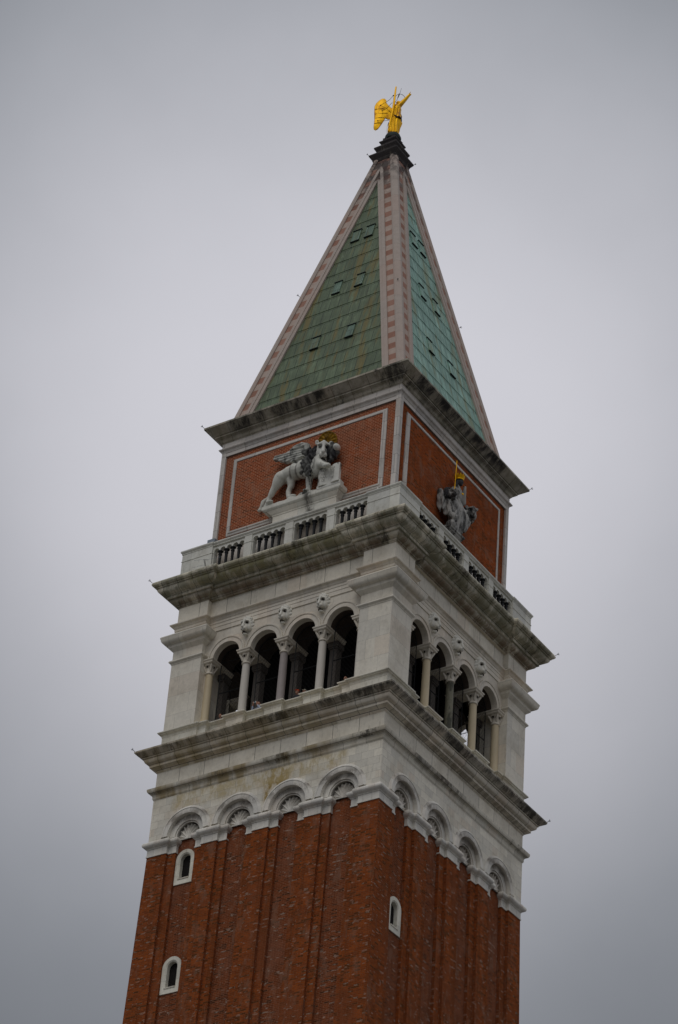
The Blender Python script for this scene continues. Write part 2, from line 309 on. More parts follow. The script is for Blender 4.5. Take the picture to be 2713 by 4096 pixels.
# ---------------------------------------------------------------- object helpers
def tag(o, label=None, cat=None, group=None, kind=None):
    if label: o['label'] = label
    if cat: o['category'] = cat
    if group: o['group'] = group
    if kind: o['kind'] = kind
    return o
def empty(name, loc=(0, 0, 0), rz=0.0):
    o = bpy.data.objects.new(name, None); COL.objects.link(o); o.location = loc; o.rotation_euler = (0, 0, rz); o.empty_display_size = .3
    return o
class MB:
    def __init__(s): s.v = []; s.f = []; s.mi = []; s.cur = 0
    def add(s, vs, fs):
        b = len(s.v); s.v += [tuple(q) for q in vs]
        for f in fs: s.f.append(tuple(b + i for i in f)); s.mi.append(s.cur)
    def box(s, x0, x1, y0, y1, z0, z1, xf=None):
        vs = [(x, y, z) for z in (z0, z1) for y in (y0, y1) for x in (x0, x1)]
        if xf: vs = [xf(v) for v in vs]
        s.add(vs, [(0, 2, 3, 1), (4, 5, 7, 6), (0, 1, 5, 4), (2, 6, 7, 3), (0, 4, 6, 2), (1, 3, 7, 5)])
    def loft(s, rings, closed=True, cap0=False, cap1=False):
        n = len(rings[0]); b = len(s.v)
        for r in rings: s.v += [tuple(q) for q in r]
        for i in range(len(rings) - 1):
            for j in range(n if closed else n - 1):
                k = (j + 1) % n
                s.f.append((b + i * n + j, b + i * n + k, b + (i + 1) * n + k, b + (i + 1) * n + j)); s.mi.append(s.cur)
        if cap0: s.f.append(tuple(b + j for j in range(n))[::-1]); s.mi.append(s.cur)
        if cap1: s.f.append(tuple(b + (len(rings) - 1) * n + j for j in range(n))); s.mi.append(s.cur)
    def lathe(s, cx, cy, prof, n=16, cap=True):
        s.loft([[(cx + r * math.cos(2 * math.pi * j / n), cy + r * math.sin(2 * math.pi * j / n), z) for j in range(n)] for r, z in prof], True, cap, cap)
    def tube(s, pts, r, n=6):
        pts = [Vector(p) for p in pts]; rings = []
        for i, p in enumerate(pts):
            d = (pts[min(i + 1, len(pts) - 1)] - pts[max(i - 1, 0)]).normalized()
            a = d.orthogonal().normalized() if i == 0 else (a - d * a.dot(d)).normalized()
            bb = d.cross(a); rr = r[i] if isinstance(r, (list, tuple)) else r
            rings.append([p + (a * math.cos(2 * math.pi * j / n) + bb * math.sin(2 * math.pi * j / n)) * rr for j in range(n)])
        s.loft(rings, True, True, True)
    def build(s, name, mats, parent=None, smooth=False, label=None):
        me = bpy.data.meshes.new(name); me.from_pydata(s.v, [], s.f)
        if not isinstance(mats, (list, tuple)): mats = [mats]
        for m_ in mats: me.materials.append(m_)
        me.polygons.foreach_set('material_index', s.mi)
        bm = bmesh.new(); bm.from_mesh(me); bmesh.ops.recalc_face_normals(bm, faces=bm.faces); bm.to_mesh(me); bm.free()
        if smooth:
            me.polygons.foreach_set('use_smooth', [True] * len(me.polygons))
            if smooth != 'all': me.set_sharp_from_angle(angle=R(30))
        o = bpy.data.objects.new(name, me); COL.objects.link(o)
        if parent: o.parent = parent
        if label: o['label'] = label
        return o
def place(k, t, w, z):        # k 0 front(-y) 1 right(+x) 2 back 3 left
    return ((t, -w, z), (w, t, z), (-t, w, z), (-w, -t, z))[k]
def steps_plan(bounds, depths):
    """bounds t1<t2<.. (positive half), depths for the intervals 0..t1,..,tn..corner"""
    def plan(w, e, k):
        pts = []; ts = []
        for i, t in enumerate(bounds):
            di, do = depths[i], depths[i + 1]
            ts.append((t - e if di > do else t + e, di, do))
        pts.append((-w, w - depths[-1]))
        for t, di, do in reversed(ts): pts.append((-t, w - do)); pts.append((-t, w - di))
        for t, di, do in ts: pts.append((t, w - di)); pts.append((t, w - do))
        return pts        # corner at +w is the next side's start
    return plan
def sweep(mb, prof, plan=None, wref=None, sides=(0, 1, 2, 3)):
    rings = []
    for w, z in prof:
        ring = []
        for k in range(4):
            if plan is None: ring.append(place(k, -w, w, z))
            else:
                e = w - (wref(z) if callable(wref) else wref)
                ring += [place(k, t, ww, z) for t, ww in plan(w, e, k)]
        rings.append(ring)
    mb.loft(rings)
def strip_wall(mb, k, t0, t1, z0, z1, holes, wf, back, N=14):
    """vertical wall on face k with arched holes (tc, half, sill, spring); back = w of the reveal's inner edge"""
    P = lambda t, z: place(k, t, wf(z), z)
    def quad(a, b, za0, zb0, za1, zb1):
        mb.add([P(a, za0), P(b, zb0), P(b, zb1), P(a, za1)], [(0, 1, 2, 3)])
    t = t0
    for tc_, a, sill, spr in sorted(holes):
        quad(t, tc_ - a, z0, z0, z1, z1)
        if sill > z0 + 1e-6: quad(tc_ - a, tc_ + a, z0, z0, sill, sill)
        arc = [(tc_ - a * math.cos(math.pi * i / N), spr + a * math.sin(math.pi * i / N)) for i in range(N + 1)]
        for (a0, b0), (a1, b1) in zip(arc, arc[1:]): quad(a0, a1, b0, b1, z1, z1)
        out_ = [(tc_ - a, sill)] + arc + [(tc_ + a, sill)]
        for (a0, b0), (a1, b1) in zip(out_, out_[1:]):
            mb.add([P(a0, b0), P(a1, b1), place(k, a1, back, b1), place(k, a0, back, b0)], [(0, 1, 2, 3)])
        if sill > z0 + 1e-6:
            mb.add([P(tc_ - a, sill), P(tc_ + a, sill), place(k, tc_ + a, back, sill), place(k, tc_ - a, back, sill)], [(0, 1, 2, 3)])
        t = tc_ + a
    quad(t, t1, z0, z0, z1, z1)
def arc_band(mb, k, tc_, zc, prof, N=24, a0=0.0, a1=math.pi):
    """loft a profile of (r, w) round an arch"""
    rings = []
    for i in range(N + 1):
        th = a0 + (a1 - a0) * i / N
        rings.append([place(k, tc_ - r * math.cos(th), w, zc + r * math.sin(th)) for r, w in prof])
    mb.loft(rings, False)
def fbox(mb, k, t0, t1, w0, w1, z0, z1):
    vs = [place(k, t, w, z) for z in (z0, z1) for w in (w0, w1) for t in (t0, t1)]
    mb.add(vs, [(0, 2, 3, 1), (4, 5, 7, 6), (0, 1, 5, 4), (2, 6, 7, 3), (0, 4, 6, 2), (1, 3, 7, 5)])
def arcpts(r0, z0, r1, z1, n=5, bulge=1):
    """quarter-round between two profile points, convex outward (bulge 1) or concave (-1)"""
    o = []
    for i in range(n + 1):
        a = math.pi / 2 * i / n
        if bulge > 0: o.append((r0 + (r1 - r0) * math.sin(a), z0 + (z1 - z0) * (1 - math.cos(a))))
        else: o.append((r0 + (r1 - r0) * (1 - math.cos(a)), z0 + (z1 - z0) * math.sin(a)))
    return o

# ================================================================ GROUND
g = MB(); g.add([(-3000, -3000, 0), (3000, -3000, 0), (3000, 3000, 0), (-3000, 3000, 0)], [(0, 1, 2, 3)])
tag(g.build('ground', M['ground']), 'grey paved square around the tower foot', 'paving', kind='structure')

# ================================================================ TOWER
T = empty('bell_tower')
tag(T, 'tall square brick bell tower with white stone belfry and green copper pyramid roof', 'tower')

# ---- brick shaft
def ws(z): return 5.985 + (58.0 - z) * .0142
SB = (.41, .83, 1.83, 2.25, 3.08, 3.48, 4.52, 4.94); SD = (0, .14, .28, .14, 0, .14, .28, .14, 0)
WIN = {0: [(-4.02, .40, 56.44, 57.62), (-4.02, .40, 51.22, 52.42)], 1: [(-3.99, .40, 52.76, 53.88)]}
shaft = MB(); splan = steps_plan(SB, SD)
zs = sorted({0.0, 20.0, 40.0, 50.9, 51.1, 52.4, 52.6, 53.0, 54.4, 54.6, 56.2, 58.02, 58.4, 58.64})
zl = [0, 20, 40, 50.9, 53.0, 52.5, 54.5, 56.2, 58.4]
levels = [0.0, 25.0, 45.0, 51.0, 52.55, 53.05, 54.55, 56.3, 58.25, 58.64]
def window_here(k, za, zb):
    for (tcw, a, s0, s1) in WIN.get(k, []):
        if za < s0 + .1 and zb > s1: return (tcw, a, s0, s1)
    return None
levels = [0.0, 25.0, 45.0, 51.0, 52.60, 52.62, 53.0]
# one quad per face segment and level; the window bays are cut per face
for k in range(4):
    lv = [0.0, 25.0, 45.0]
    for (tcw, a, s0, s1) in sorted(WIN.get(k, []), key=lambda q: q[2]): lv += [s0 - .12, s1 + a + .25]
    lv += [58.64]
    for za, zb in zip(lv, lv[1:]):
        wa, wb = ws(za), ws(zb)
        pa = splan(wa, 0, k) + [(wa, wa)]; pb = splan(wb, 0, k) + [(wb, wb)]
        win = None
        for q in WIN.get(k, []):
            if abs(za - (q[2] - .12)) < 1e-6: win = q
        for i in range(len(pa) - 1):
            dep = wa - (pa[i][1] + pa[i + 1][1]) / 2
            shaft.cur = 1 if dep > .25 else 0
            if win and abs((pa[i][0] + pa[i + 1][0]) / 2 - win[0]) < .3 and dep > .25:
                strip_wall(shaft, k, pa[i][0], pa[i + 1][0], za, zb, [win], lambda z: ws(z) - .28, ws(za) - .75)
                shaft.cur = 1; continue
            shaft.add([place(k, *pa[i], za), place(k, *pa[i + 1], za), place(k, *pb[i + 1], zb), place(k, *pb[i], zb)], [(0, 1, 2, 3)])
shaft.cur = 0
top = [place(k, t, w_, 58.64) for k in range(4) for t, w_ in splan(ws(58.64), 0, k)]
shaft.add(top, [tuple(range(len(top)))])
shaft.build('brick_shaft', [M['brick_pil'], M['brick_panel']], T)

# ---- slit windows in the shaft
def slit_window(k, tcw, a, s0, s1):
    wz = ws(s0) - .28; o_ = .23
    fr = MB()
    zc = s1; ro = .485; ri = .265; z_b = s0 - .02; z_s = s0 + .26
    outp = [(tcw - ro, z_b)] + [(tcw - ro * math.cos(math.pi * i / 16), zc + ro * math.sin(math.pi * i / 16)) for i in range(17)] + [(tcw + ro, z_b)]
    mid = [(tcw - ri - .06, z_s - .03)] + [(tcw - (ri + .06) * math.cos(math.pi * i / 16), zc + (ri + .06) * math.sin(math.pi * i / 16)) for i in range(17)] + [(tcw + ri + .06, z_s - .03)]
    inn = [(tcw - ri, z_s)] + [(tcw - ri * math.cos(math.pi * i / 16), zc + ri * math.sin(math.pi * i / 16)) for i in range(17)] + [(tcw + ri, z_s)]
    w1 = wz + .05
    rings = [[place(k, t, wz - .05, z) for t, z in outp], [place(k, t, w1, z) for t, z in outp], [place(k, t, w1, z) for t, z in mid],
             [place(k, t, w1 - .045, z) for t, z in inn], [place(k, t, w1 - .24, z) for t, z in inn]]
    fr.loft(rings)
    fo = fr.build('window', M['parapet'], T, smooth=True)
    dk = MB(); fbox(dk, k, tcw - .5, tcw + .5, wz - .60, wz - .18, z_b - .05, zc + .5)
    dk.build('opening_shade', M['plug'], fo)  # dark box standing in for the shade inside the opening
    si = MB(); fbox(si, k, tcw - ri - .02, tcw + ri + .02, w1 - .22, w1 + .025, z_s - .05, z_s + .01)
    si.build('sill', M['string'], fo)
for k, lst in WIN.items():
    for q in lst: slit_window(k, *q)

# ---- impost capitals on the pilasters
def imp_prof():
    p = [(-.35, 58.0), (.035, 58.0), (.035, 58.06), (.012, 58.075), (.012, 58.36), (.05, 58.38), (.05, 58.41)]
    p += [(.06 + .145 * math.cos(R(a)), 58.575 + .145 * math.sin(R(a))) for a in range(-75, 91, 15)] + [(.02, 58.74), (.01, 58.80), (-.35, 58.82)]
    return p
def capital_mid(k, c, a):
    mb = MB(); s_ = .41; w0 = 5.985; rings = []
    for e, z in imp_prof():
        e2 = min(e, .21)
        pts = [(c - a - s_ - e2 * .8, w0 - .6), (c - a - s_ - e2 * .8, w0 - .14 + e), (c - a - e, w0 - .14 + e), (c - a - e, w0 + e),
               (c + a + e, w0 + e), (c + a + e, w0 - .14 + e), (c + a + s_ + e2 * .8, w0 - .14 + e), (c + a + s_ + e2 * .8, w0 - .6)]
        rings.append([place(k, t, w, z) for t, w in pts])
    mb.loft(rings); mb.build('impost_capital', M['arch'], T, smooth=True)
def capital_corner(k):          # corner between face k (t=+w) and face k+1 (t=-w)
    mb = MB(); s_ = .42; w0 = 5.985; rings = []; k2 = (k + 1) % 4; b = 4.94
    for e, z in imp_prof():
        e2 = min(e, .21)
        A = [(b - s_ - e2 * .8, w0 - .6), (b - s_ - e2 * .8, w0 - .14 + e), (b - e, w0 - .14 + e), (b - e, w0 + e), (w0 + e, w0 + e)]
        r = [place(k, t, w, z) for t, w in A] + [place(k2, -t, w, z) for t, w in A[:-1][::-1]]
        rings.append(r)
    mb.loft(rings); mb.build('impost_capital', M['arch'], T, smooth=True)
for k in range(4):
    capital_corner(k)
    for c_, a_ in ((-2.665, .415), (0, .41), (2.665, .415)): capital_mid(k, c_, a_)

# ---- white stone wall with blind arches
WALLW = 5.992; BC = (-4.0, -1.33, 1.33, 4.0)
wall = MB()
for k in range(4):
    strip_wall(wall, k, -WALLW, WALLW, 58.78, 60.95, [(c, .96, 58.78, 58.82) for c in BC], lambda z: WALLW, 5.84, 20)
wall.build('stone_wall', M['wall'], T)
def blind_arch(k, c):
    ab = MB()
    arc_band(ab, k, c, 58.82, [(1.32, 5.97), (1.31, 6.005), (1.20, 6.075), (1.18, 6.075), (1.17, 6.055), (.955, 6.055), (.955, 5.85)])
    arc_band(ab, k, c, 58.82, [(.955, 5.85), (.68, 5.85), (.68, 5.78), (.66, 5.81), (.615, 5.80), (.615, 5.74)])
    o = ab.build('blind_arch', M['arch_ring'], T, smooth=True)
    sh = MB(); NR, NT = 12, 144; rings = []
    for i in range(NR + 1):
        q = i / NR; ring = []
        for j in range(NT + 1):
            th = math.pi * j / NT; lob = abs(math.sin(th * 9))
            rr = .62 * q
            dep = 5.80 - .02 * q - .17 * q ** 1.5 * lob ** .45
            if q > .8: dep += .0; rr = .62 * (q - .07 * (1 - lob) * (q - .8) / .2)
            ring.append(place(k, c - rr * math.cos(th), dep, 58.62 + rr * math.sin(th) * 1.29))
        rings.append(ring)
    sh.loft(rings, False)
    # rim closing the niche behind the lip
    arc_band(sh, k, c, 58.82, [(.64, 5.75), (.64, 5.35), (.40, 5.33)])
    fbox(sh, k, c - .66, c + .66, 5.28, 5.34, 58.6, 59.55)
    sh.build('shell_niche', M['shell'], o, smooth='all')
for k in range(4):
    for c in BC: blind_arch(k, c)

# ---- string course, frieze, lower cornice
mb = MB(); sweep(mb, [(5.8, 60.86), (5.998, 60.88), (6.03, 60.93), (6.05, 60.97), (6.05, 61.0), (6.035, 61.01), (6.065, 61.12), (6.09, 61.14), (6.09, 61.16)]
                 + arcpts(6.10, 61.17, 6.245, 61.34, 5, 1) + [(6.25, 61.39), (5.98, 61.43), (5.7, 61.43)])
mb.build('string_course', M['string'], T, smooth=True)
mb = MB(); sweep(mb, [(5.982, 61.38), (5.982, 62.36)]); mb.build('frieze', M['frieze'], T)
mb = MB(); sweep(mb, [(5.8, 62.29), (6.0, 62.29), (6.0, 62.32)] + arcpts(6.02, 62.33, 6.20, 62.47, 4, -1) + [(6.21, 62.49), (6.17, 62.495), (6.255, 62.50), (6.255, 62.63), (6.22, 62.635), (6.30, 62.645)]
                 + arcpts(6.31, 62.66, 6.46, 62.85, 4, 1) + [(6.46, 62.87), (6.43, 62.875), (6.51, 62.885), (6.51, 62.945), (6.47, 62.95), (6.56, 62.96), (6.62, 63.01), (6.73, 63.06), (6.79, 63.12), (6.795, 63.20), (6.2, 63.25), (5.6, 63.25)])
mb.build('cornice', M['cornice_low'], T, smooth=True, label='broad lower cornice under the belfry, streaked black and ochre')

# ---- parapet of the belfry
PB = (.45, 1.61, 2.51, 3.67, 4.06); PB = (.45, 1.61, 2.51, 3.62, 4.06); PD = (.07, .28, .07, .28, .07, 0)
mb = MB(); sweep(mb, [(5.972, 63.2), (5.972, 64.12), (5.985, 64.13), (5.985, 64.16)] + arcpts(5.99, 64.17, 6.08, 64.27, 4, -1) + [(6.085, 64.31), (6.13, 64.32), (6.145, 64.35), (6.14, 64.385), (6.0, 64.42), (5.5, 64.44)],
                 steps_plan(PB, PD), 5.972)
mb.build('parapet', M['parapet'], T, smooth=True)
mb = MB()   # inner face and walkway of the parapet
for k in range(4): fbox(mb, k, -5.4, 5.4, 5.30, 5.52, 63.25, 64.435)
mb.box(-5.5, 5.5, -5.5, 5.5, 63.30, 63.66); mb.build('belfry_floor', M['belfry'], T)

# ---- belfry corner piers
def pier(cx, cy):
    mb = MB(); a = 4.28; mid = (a + 5.955) / 2; h = (5.955 - a) / 2
    prof = [(0.01, 64.40), (0, 64.46), (0, 68.02), (.03, 68.06), (.03, 68.09)] + [(.07, 68.12), (.11, 68.16), (.115, 68.20), (.10, 68.24), (.04, 68.27), (-.008, 68.30), (-.008, 68.76), (.03, 68.80)]
    prof += arcpts(.04, 68.80, .165, 68.93, 3, -1)[0:0] + [(.17, 68.93), (.19, 69.05), (.215, 69.06)] + arcpts(.225, 69.07, .45, 69.30, 6, 1)[0:] + [(.482, 69.38), (.48, 69.42), (.44, 69.47), (.02, 69.50)]
    rings = []
    for e, z in prof:
        q = h + e; rings.append([(cx * mid - q, cy * mid - q, z), (cx * mid + q, cy * mid - q, z), (cx * mid + q, cy * mid + q, z), (cx * mid - q, cy * mid + q, z)])
    mb.loft(rings, True, True, True)
    mb.build('corner_pier', M['pier'], T, smooth=True)
for cx in (-1, 1):
    for cy in (-1, 1): pier(cx, cy)

# ---- arcade walls, arches, imposts, columns
AC = (-3.09, -1.03, 1.03, 3.09); SPR = 67.98; AW = 5.63
for k in range(4):
    mb = MB()
    strip_wall(mb, k, -4.5, 4.5, SPR, 69.75, [(c, .72, SPR, SPR + .005) for c in AC], lambda z: AW, 5.36, 20)
    for c in AC:
        arc_band(mb, k, c, SPR, [(.72, 5.60), (.72, AW + .05), (.90, AW + .05), (.905, AW + .035), (.93, AW + .035), (.935, AW + .075), (.99, AW + .085), (1.01, AW + .07), (1.025, AW - .02)])
    mb.build('arcade_wall', M['belfry'], T, smooth=True)
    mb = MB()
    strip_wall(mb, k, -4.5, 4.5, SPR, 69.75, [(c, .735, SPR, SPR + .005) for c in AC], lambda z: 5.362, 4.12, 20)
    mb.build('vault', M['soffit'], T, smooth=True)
    for c in AC:
        mb = MB()           # iron window frame and screen
        a = .66; w = 5.08
        P = lambda t, z: place(k, t, w, z)
        path = [P(c - a, 64.4)] + [P(c - a * math.cos(math.pi * i / 12), SPR + a * math.sin(math.pi * i / 12)) for i in range(13)] + [P(c + a, 64.4)]
        mb.tube(path, .022, 5)
        mb.tube([P(c - a, 66.37), P(c + a, 66.37)], .026, 5); mb.tube([P(c - a, 68.02), P(c + a, 68.02)], .018, 5)
        mb.tube([P(c, 64.4), P(c, 66.37)], .012, 4) if k % 2 else None
        # diagonal wires of the screen
        d = .20
        def ok(t, z): return abs(t) <= a and (z <= SPR or t * t + (z - SPR) ** 2 <= a * a)
        for sgn in (-1, 1):
            q = -8
            while q < 8:
                pts = [(t, 66.4 + q + sgn * t * 1.25) for t in [-a + 2 * a * i / 24 for i in range(25)]]
                pts = [(t, z) for t, z in pts if z > 64.42 and ok(t, z)]
                if len(pts) > 1: mb.tube([P(c + pts[0][0], pts[0][1]), P(c + pts[-1][0], pts[-1][1])], .0042, 3)
                q += d * 1.25
        mb.build('window_grille', M['iron'], T)
def column(k, t, mat, label=None, half=False):
    WC = 5.43
    cx, cy, _ = place(k, t, WC, 0)
    mb = MB(); r = .185
    mb.lathe(cx, cy, [(r + .03, 64.70), (r + .01, 64.74), (r, 64.80), (r, 66.0), (r * .93, 67.24), (r * .93, 67.27)], 20)
    o = mb.build('column', mat, T, smooth=True, label=label)
    b = MB(); b.lathe(cx, cy, [(.30, 64.43), (.315, 64.47), (.315, 64.52), (.29, 64.56), (.25, 64.58), (.26, 64.61), (.275, 64.64), (.26, 64.68), (r + .03, 64.70)], 20)
    fb = fbox(b, k, t - .33, t + .33, WC - .33, WC + .33, 64.40, 64.445); b.build('column_base', M['parapet'], o, smooth=True)
    c = MB(); c.lathe(cx, cy, [(.17, 67.25), (.215, 67.27), (.225, 67.30), (.215, 67.33), (.18, 67.345), (.18, 67.45), (.205, 67.58), (.25, 67.68)], 20)
    c.lathe(cx, cy, [(.205, 67.58), (.25, 67.68), (.285, 67.80)], 20)
    for sx in (-1, 1):
        for sy in (-1, 1): c.tube([place(k, t + sx * .13, WC + sy * .13, 67.42), place(k, t + sx * .17, WC + sy * .17, 67.58), place(k, t + sx * .245, WC + sy * .245, 67.74)], [.04, .06, .045], 8)
    def beam(e, z): 
        return [place(k, t - e, 4.30 - e * .5, z), place(k, t + e, 4.30 - e * .5, z), place(k, t + e, WC + e, z), place(k, t - e, WC + e, z)]
    c.loft([beam(.26, 67.76), beam(.30, 67.765), beam(.335, 67.80), beam(.335, 67.845), beam(.315, 67.855), beam(.345, 67.88), beam(.375, 67.91), beam(.375, 67.955), beam(.34, 67.985)], True, True, True)
    c.build('capital', M['belfry'], o, smooth=True)
    for ax, ay in ((0, 1), (1, 0), (-1, 0)):
        for (za, rr) in ((67.67, .050), (67.60, .034)):
            o_ = .245 if za > 67.65 else .222
            h = MB(); h.tube([place(k, t + ax * (o_ - .06), WC + ay * (o_ - .06), za), place(k, t + ax * o_, WC + ay * o_, za)], rr, 10)
            if k < 2: h.build('drilled_hole_shade', M['hollow'], o)  # dark plug painted as the shade of a hole
    ip = MB()           # inner square pillar with its block capital
    fbox(ip, k, t - .19, t + .19, 4.18, 4.56, 63.65, 67.45); fbox(ip, k, t - .235, t + .235, 4.12, 4.62, 67.42, 67.50); fbox(ip, k, t - .26, t + .26, 4.10, 4.66, 67.5, 67.78)
    ip.build('inner_pillar', M['inner_stone'], o)
cols = {0: [(-4.10, 'col_yellow', 'ochre half column beside the left corner pier'), (-2.06, 'col_pale', 'pale cream column'), (0, 'col_grey', 'purple grey column'), (2.06, 'col_pale', 'pale grey column'), (4.10, 'col_pale', None)],
        1: [(-4.10, 'col_pale', None), (-2.06, 'col_yellow', 'cream ochre column'), (0, 'col_moss', 'dark mottled column'), (2.06, 'col_yellow', 'yellow ochre column'), (4.10, 'col_yellow', None)]}
for k in range(4):
    for t, mk, lb in cols.get(k, [(t, 'col_pale', None) for t in (-4.10, -2.06, 0, 2.06, 4.10)]): column(k, t, M[mk], lb)
for k in range(4):       # strips of wall between pier and half column
    for s_ in (-1, 1):
        mb = MB(); fbox(mb, k, *sorted((s_ * 4.22, s_ * 4.6)), 4.2, 5.55, 64.40, 69.5); mb.build('pier_return', M['pier'], T)

# ---- upper entablature, breaking forward over the piers
EB = (4.25,); ED = (.28, 0)
ep = steps_plan(EB, ED)
mb = MB(); sweep(mb, [(5.4, 69.46), (5.955, 69.465), (5.955, 69.68), (5.975, 69.69), (5.975, 69.86), (5.998, 69.87), (5.998, 70.00), (6.02, 70.01), (6.03, 70.03)]
                 + arcpts(6.04, 70.04, 6.16, 70.14, 4, -1) + [(6.18, 70.17), (6.18, 70.205), (6.10, 70.235), (5.93, 70.25), (5.5, 70.25)], ep, 5.96)
mb.build('architrave', M['belfry'], T, smooth=True)
mb = MB(); sweep(mb, [(5.928, 70.2), (5.928, 71.26)], ep, 5.928); mb.build('frieze', M['frieze'], T)
mb = MB(); sweep(mb, [(5.5, 71.20), (5.965, 71.20), (5.965, 71.25), (5.945, 71.255), (6.0, 71.265), (6.02, 71.30), (6.02, 71.33), (5.99, 71.335), (6.05, 71.345)] + arcpts(6.06, 71.355, 6.27, 71.54, 5, 1)
                 + [(6.28, 71.56), (6.24, 71.575), (6.37, 71.575), (6.37, 71.72), (6.335, 71.725), (6.42, 71.735), (6.42, 71.77)] + arcpts(6.45, 71.78, 6.74, 72.03, 6, 1)
                 + [(6.75, 72.05), (6.71, 72.06), (6.80, 72.065), (6.80, 72.11), (6.78, 72.115), (6.87, 72.135), (6.93, 72.20), (6.94, 72.28), (6.90, 72.37), (6.82, 72.43), (6.3, 72.46), (5.0, 72.46)],
                 steps_plan((4.25,), (.17, 0)), 5.955)
mb.build('cornice', M['cornice_main'], T, smooth=True, label='upper belfry cornice stained with green and brown algae')

# ---- balustrade
BED = (-4.27, -2.52, -2.09, -.22, .22, 2.05, 2.48, 4.27)
BED = (-4.30, -2.50, -2.08, -.22, .22, 2.08, 2.50, 4.30)
mb = MB()
for k in range(4):
    bw = 5.985
    # corner pedestals
    for s_ in (1,):
        pass
    for (a, b) in ((-2.50, -2.08), (-.22, .22), (2.08, 2.50)):
        mb = MB(); fbox(mb, k, a, b, bw - .36, bw, 72.4, 74.20); fbox(mb, k, a - .012, b + .012, bw - .37, bw + .02, 73.80, 73.84); mb.build('pedestal', M['balustrade'], T)
    for (a, b) in ((-4.30, -2.50), (-2.08, -.22), (.22, 2.08), (2.50, 4.30)):
        mb = MB(); fbox(mb, k, a, b, bw - .34, bw - .03, 72.4, 72.95)
        n = 5; pitch = (b - a) / n
        strip_wall(mb, k, a, b, 73.90, 74.21, [(a + pitch * (i + .5), pitch * .39, 73.90, 73.93) for i in range(n)], lambda z: bw - .05, bw - .32, 8)
        fbox(mb, k, a, b, bw - .325, bw - .32, 74.09, 74.21)
        for e_ in (a, b):
            q = .045
            fbox(mb, k, e_ - q, e_ + q, bw - .30, bw - .06, 72.9, 73.84); fbox(mb, k, e_ - q - .02, e_ + q + .02, bw - .32, bw - .045, 73.83, 73.905)
        mb.build('balustrade_arcade', M['balustrade'], T)
for sx in (-1, 1):
    for sy in (-1, 1):
        x0, x1 = sorted((sx * 4.30, sx * 6.035)); y0, y1 = sorted((sy * 4.30, sy * 6.035))
        # L-shaped solid corner parapet
        mb = MB()
        mb.box(x0, x1, *sorted((sy * 5.66, sy * 6.035)), 72.4, 74.2); mb.box(*sorted((sx * 5.66, sx * 6.033)), *sorted((sy * 4.30, sy * 5.66)), 72.4, 74.2)
        mb.box(*sorted((sx * 4.29, sx * 6.056)), *sorted((sy * 5.70, sy * 6.056)), 73.80, 73.84); mb.box(*sorted((sx * 5.70, sx * 6.054)), *sorted((sy * 4.29, sy * 5.70)), 73.80, 73.84)
        mb.build('corner_parapet', M['balustrade'], T)
rb = steps_plan((4.33,), (.05, 0)); mb = MB()
sweep(mb, [(5.62, 74.19), (6.04, 74.195), (6.06, 74.22), (6.06, 74.25), (6.045, 74.26), (6.09, 74.30), (6.115, 74.34), (6.115, 74.40), (6.06, 74.43), (5.62, 74.43), (5.60, 74.19)], rb, 6.035)
mb.build('handrail', M['balustrade'], T, smooth=True)
for k in range(2):
    for (a, b) in ((-4.30, -2.50), (-2.08, -.22), (.22, 2.08), (2.50, 4.30)):
        pitch = (b - a) / 5
        for i in range(1, 5):
            x, y, _ = place(k, a + pitch * i, 5.86, 0); bl = MB()
            bl.lathe(x, y, [(.09, 72.93), (.095, 72.97), (.075, 73.02), (.062, 73.2), (.075, 73.55), (.075, 73.66), (.10, 73.69), (.10, 73.72), (.072, 73.74), (.08, 73.79), (.13, 73.84), (.135, 73.885), (.11, 73.905)], 12)
            bl.build('baluster', M['iron'], T, smooth=True)

# ---- attic block
for k in range(4):
    bm_ = M['brick_attic_front'] if k % 2 == 0 else M['brick_attic_side']
    mb = MB(); w0, w1 = 5.01, 5.085
    mb.add([place(k, -5.1, w0, 73.9), place(k, 5.1, w0, 73.9), place(k, 5.1, w0, 80.62), place(k, -5.1, w0, 80.62)], [(0, 1, 2, 3)])
    fbox(mb, k, -4.17, 4.17, 4.9, w1, 75.55, 79.78)
    mb.build('attic_brick_wall', bm_, T)
    mb = MB()           # picture-frame moulding round the brick panel
    def fr(t, z, w): return place(k, t, w, z)
    prof = [(4.38, 5.0), (4.38, 5.055), (4.35, 5.07), (4.27, 5.075), (4.24, 5.12), (4.17, 5.125), (4.15, 5.09)]
    rings = []
    for (sx, sz) in ((-1, 0), (1, 0), (1, 1), (-1, 1), (-1, 0)):
        ring = []
        for q, w in prof:
            e = q - 4.17; ring.append(place(k, sx * q, w, (75.58 - e * 1.0) if sz == 0 else (79.76 + e)))
        rings.append(ring)
    mb.loft(rings, False); mb.build('panel_frame', M['attic_stone'], T)
mb = MB(); sweep(mb, [(5.09, 72.4), (5.09, 74.5), (5.04, 74.55), (5.04, 75.0), (4.9, 75.0)]); mb.build('attic_plinth', M['attic_stone'], T)
mb = MB()
for sx in (-1, 1):
    for sy in (-1, 1):
        mb = MB(); mb.box(*sorted((sx * 4.86, sx * 5.115)), *sorted((sy * 4.86, sy * 5.115)), 74.3, 80.56); mb.build('corner_strip', M['attic_stone'], T)
for k in range(4):
    mb = MB(); fbox(mb, k, -4.86, 4.86, 4.95, 5.095, 80.30, 80.56); mb.build('top_strip', M['attic_stone'], T)
mb = MB(); sweep(mb, [(4.9, 80.50), (5.12, 80.52), (5.135, 80.58), (5.15, 80.60), (5.17, 80.64), (5.22, 80.66), (5.25, 80.70), (5.25, 80.74), (5.14, 80.78), (5.13, 80.80), (5.13, 81.16)])
mb.build('attic_frieze', M['attic_stone'], T, smooth=True)
